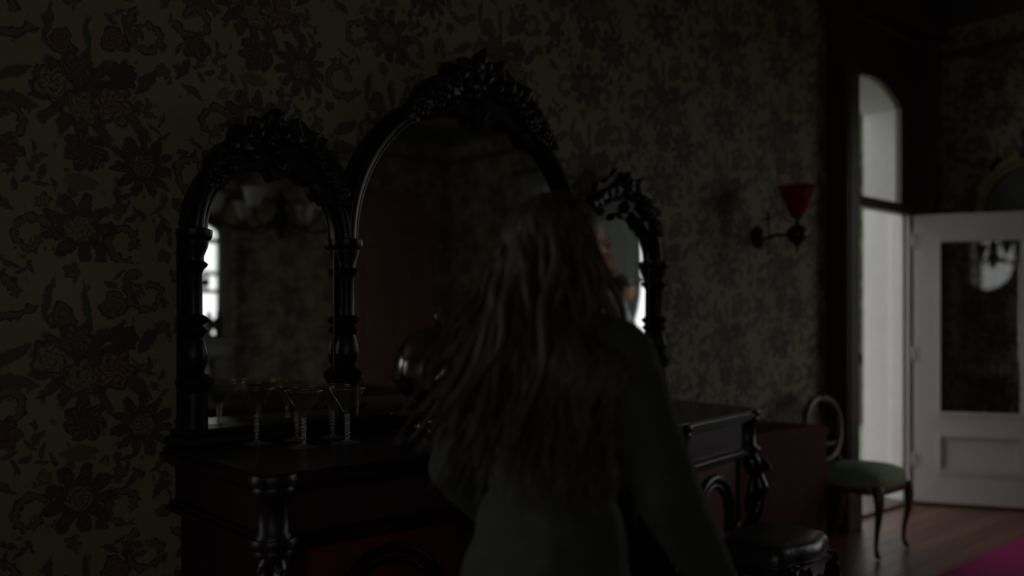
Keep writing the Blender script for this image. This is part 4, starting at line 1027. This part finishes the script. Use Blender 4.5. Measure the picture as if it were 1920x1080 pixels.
for i in range(330):
    az = rnd.uniform(-1, 1)*R(112)                    # 0 = back of head
    el_ = rnd.uniform(-.25, 1.35)
    d = Vector((math.sin(az)*math.cos(el_), -math.cos(az)*math.cos(el_), math.sin(el_)))
    p0 = hm @ Vector((d.x*.082*hk, d.y*.098*hk-.024*hk, d.z*.086*hk+.036*hk))
    out = h3 @ Vector((d.x, d.y, 0))
    if out.length < .2: out = Vector((rnd.uniform(-.4, .4), -.6, 0))
    out.normalize(); sd = Vector((-out.y, out.x, 0)); lift = h3 @ d
    rt = max(0, math.sin(az)); L = rnd.uniform(.24, .43)+.10*max(0, math.sin(el_))+.12*rt; ph = rnd.uniform(0, 6.3); amp = rnd.uniform(.005, .014); f_ = rnd.uniform(9, 18)
    spread = rnd.uniform(.0, .14)*(1.25 if az > .5 else 1); back = rnd.uniform(.03, .13); pts = []; rs = []; nn = 20
    rad = rnd.uniform(.006, .0115)
    for j in range(nn+1):
        t = j/nn; drop = L*t**1.2; w_ = min(1, t*3)
        pos = p0+lift*(.012*w_)+out*(.012*math.sin(el_)*w_+spread*t**(2.0-.9*rt))+Vector((0, -back*t**2.3, -drop))
        # slide over the skull instead of cutting through it
        q = hm.inverted() @ pos; e = math.sqrt((q.x/.088)**2+((q.y+.02)/.105)**2+((q.z-.03)/.092)**2)/hk
        if e < 1 and q.z > -.06: q = Vector((q.x/e, (q.y+.02)/e-.02, q.z)); pos = hm @ q
        pos = pos+sd*amp*math.sin(ph+f_*t)*w_+out*amp*math.cos(ph+f_*t)*w_
        if pos.z < 1.37:                            # lie on the shoulders and back
            g = max(0, min(1, (1.37-pos.z)/.11)); ax = .075+.165*g; ay = .075+.075*g
            e = math.hypot(pos.x/ax, (pos.y-.0)/ay)
            if e < 1:
                e = max(e, .35); pos.x, pos.y = pos.x/e, pos.y/e
                if pos.y > -.02 and abs(pos.x) < ax*.8: pos.z += .02
        pts.append(pos); rs.append(rad*(.55+.75*math.sin(PI*min(1, t*.8+.15)))*(1-.75*t**3))
    hb.tube(pts, rs, 6)
hb.build('hair', M['hair'], wm, True, 180)
# --- man by the window, seen in the mirror
JM = dict(pelvis=(0, 0, .97), waist=(0, .01, 1.13), chest=(0, .02, 1.31), neckbase=(0, .02, 1.485), head=(0, .07, 1.65),
          sl=(-.20, .0, 1.43), sr=(.20, .0, 1.43), el=(-.26, -.03, 1.13), er=(.26, -.01, 1.13), wl=(-.24, .12, .90), wr=(.25, .12, .90),
          hl=(-.095, 0, .95), hr=(.095, 0, .95), kl=(-.10, .02, .52), kr=(.10, .03, .52), al=(-.11, 0, .09), ar=(.11, 0, .09))
mn, V2, hm2, hk2 = person('dark haired man in a lavender shirt standing by the curtained window', (6.62, -.16, 0), R(-50), 1.77, JM, R(-8),
                          dict(skin=M['skin'], top=M['shirt'], topname='shirt', thick=.008), False)
hb = MB(); rnd = random.Random(5)
sk = MB(); sk.ell((0, -.02, .040), (.084, .102, .088), None, 24, 16)
vs_ = []
for v in sk.v:
    q = Vector(v); nn = mnoise.noise(q*30)*.006; q = q+q.normalized()*nn; vs_.append(tuple(q*hk2))
hb.add(vs_, sk.f, hm2)
for i in range(160):
    az = rnd.uniform(-2.2, 2.2); el_ = rnd.uniform(-.2, 1.5)
    d = Vector((math.sin(az)*math.cos(el_), -math.cos(az)*math.cos(el_), math.sin(el_)))
    p0 = Vector((d.x*.083, d.y*.10-.02, d.z*.087+.04))*hk2
    p1 = p0+(d*.012+Vector((rnd.uniform(-.02, .02), rnd.uniform(-.02, .02), -.02)))
    hb.tube([hm2 @ p0, hm2 @ ((p0+p1)/2+d*.008), hm2 @ p1], [.009, .008, .003], 5)
hb.build('hair', M['hair2'], mn, True, 180)
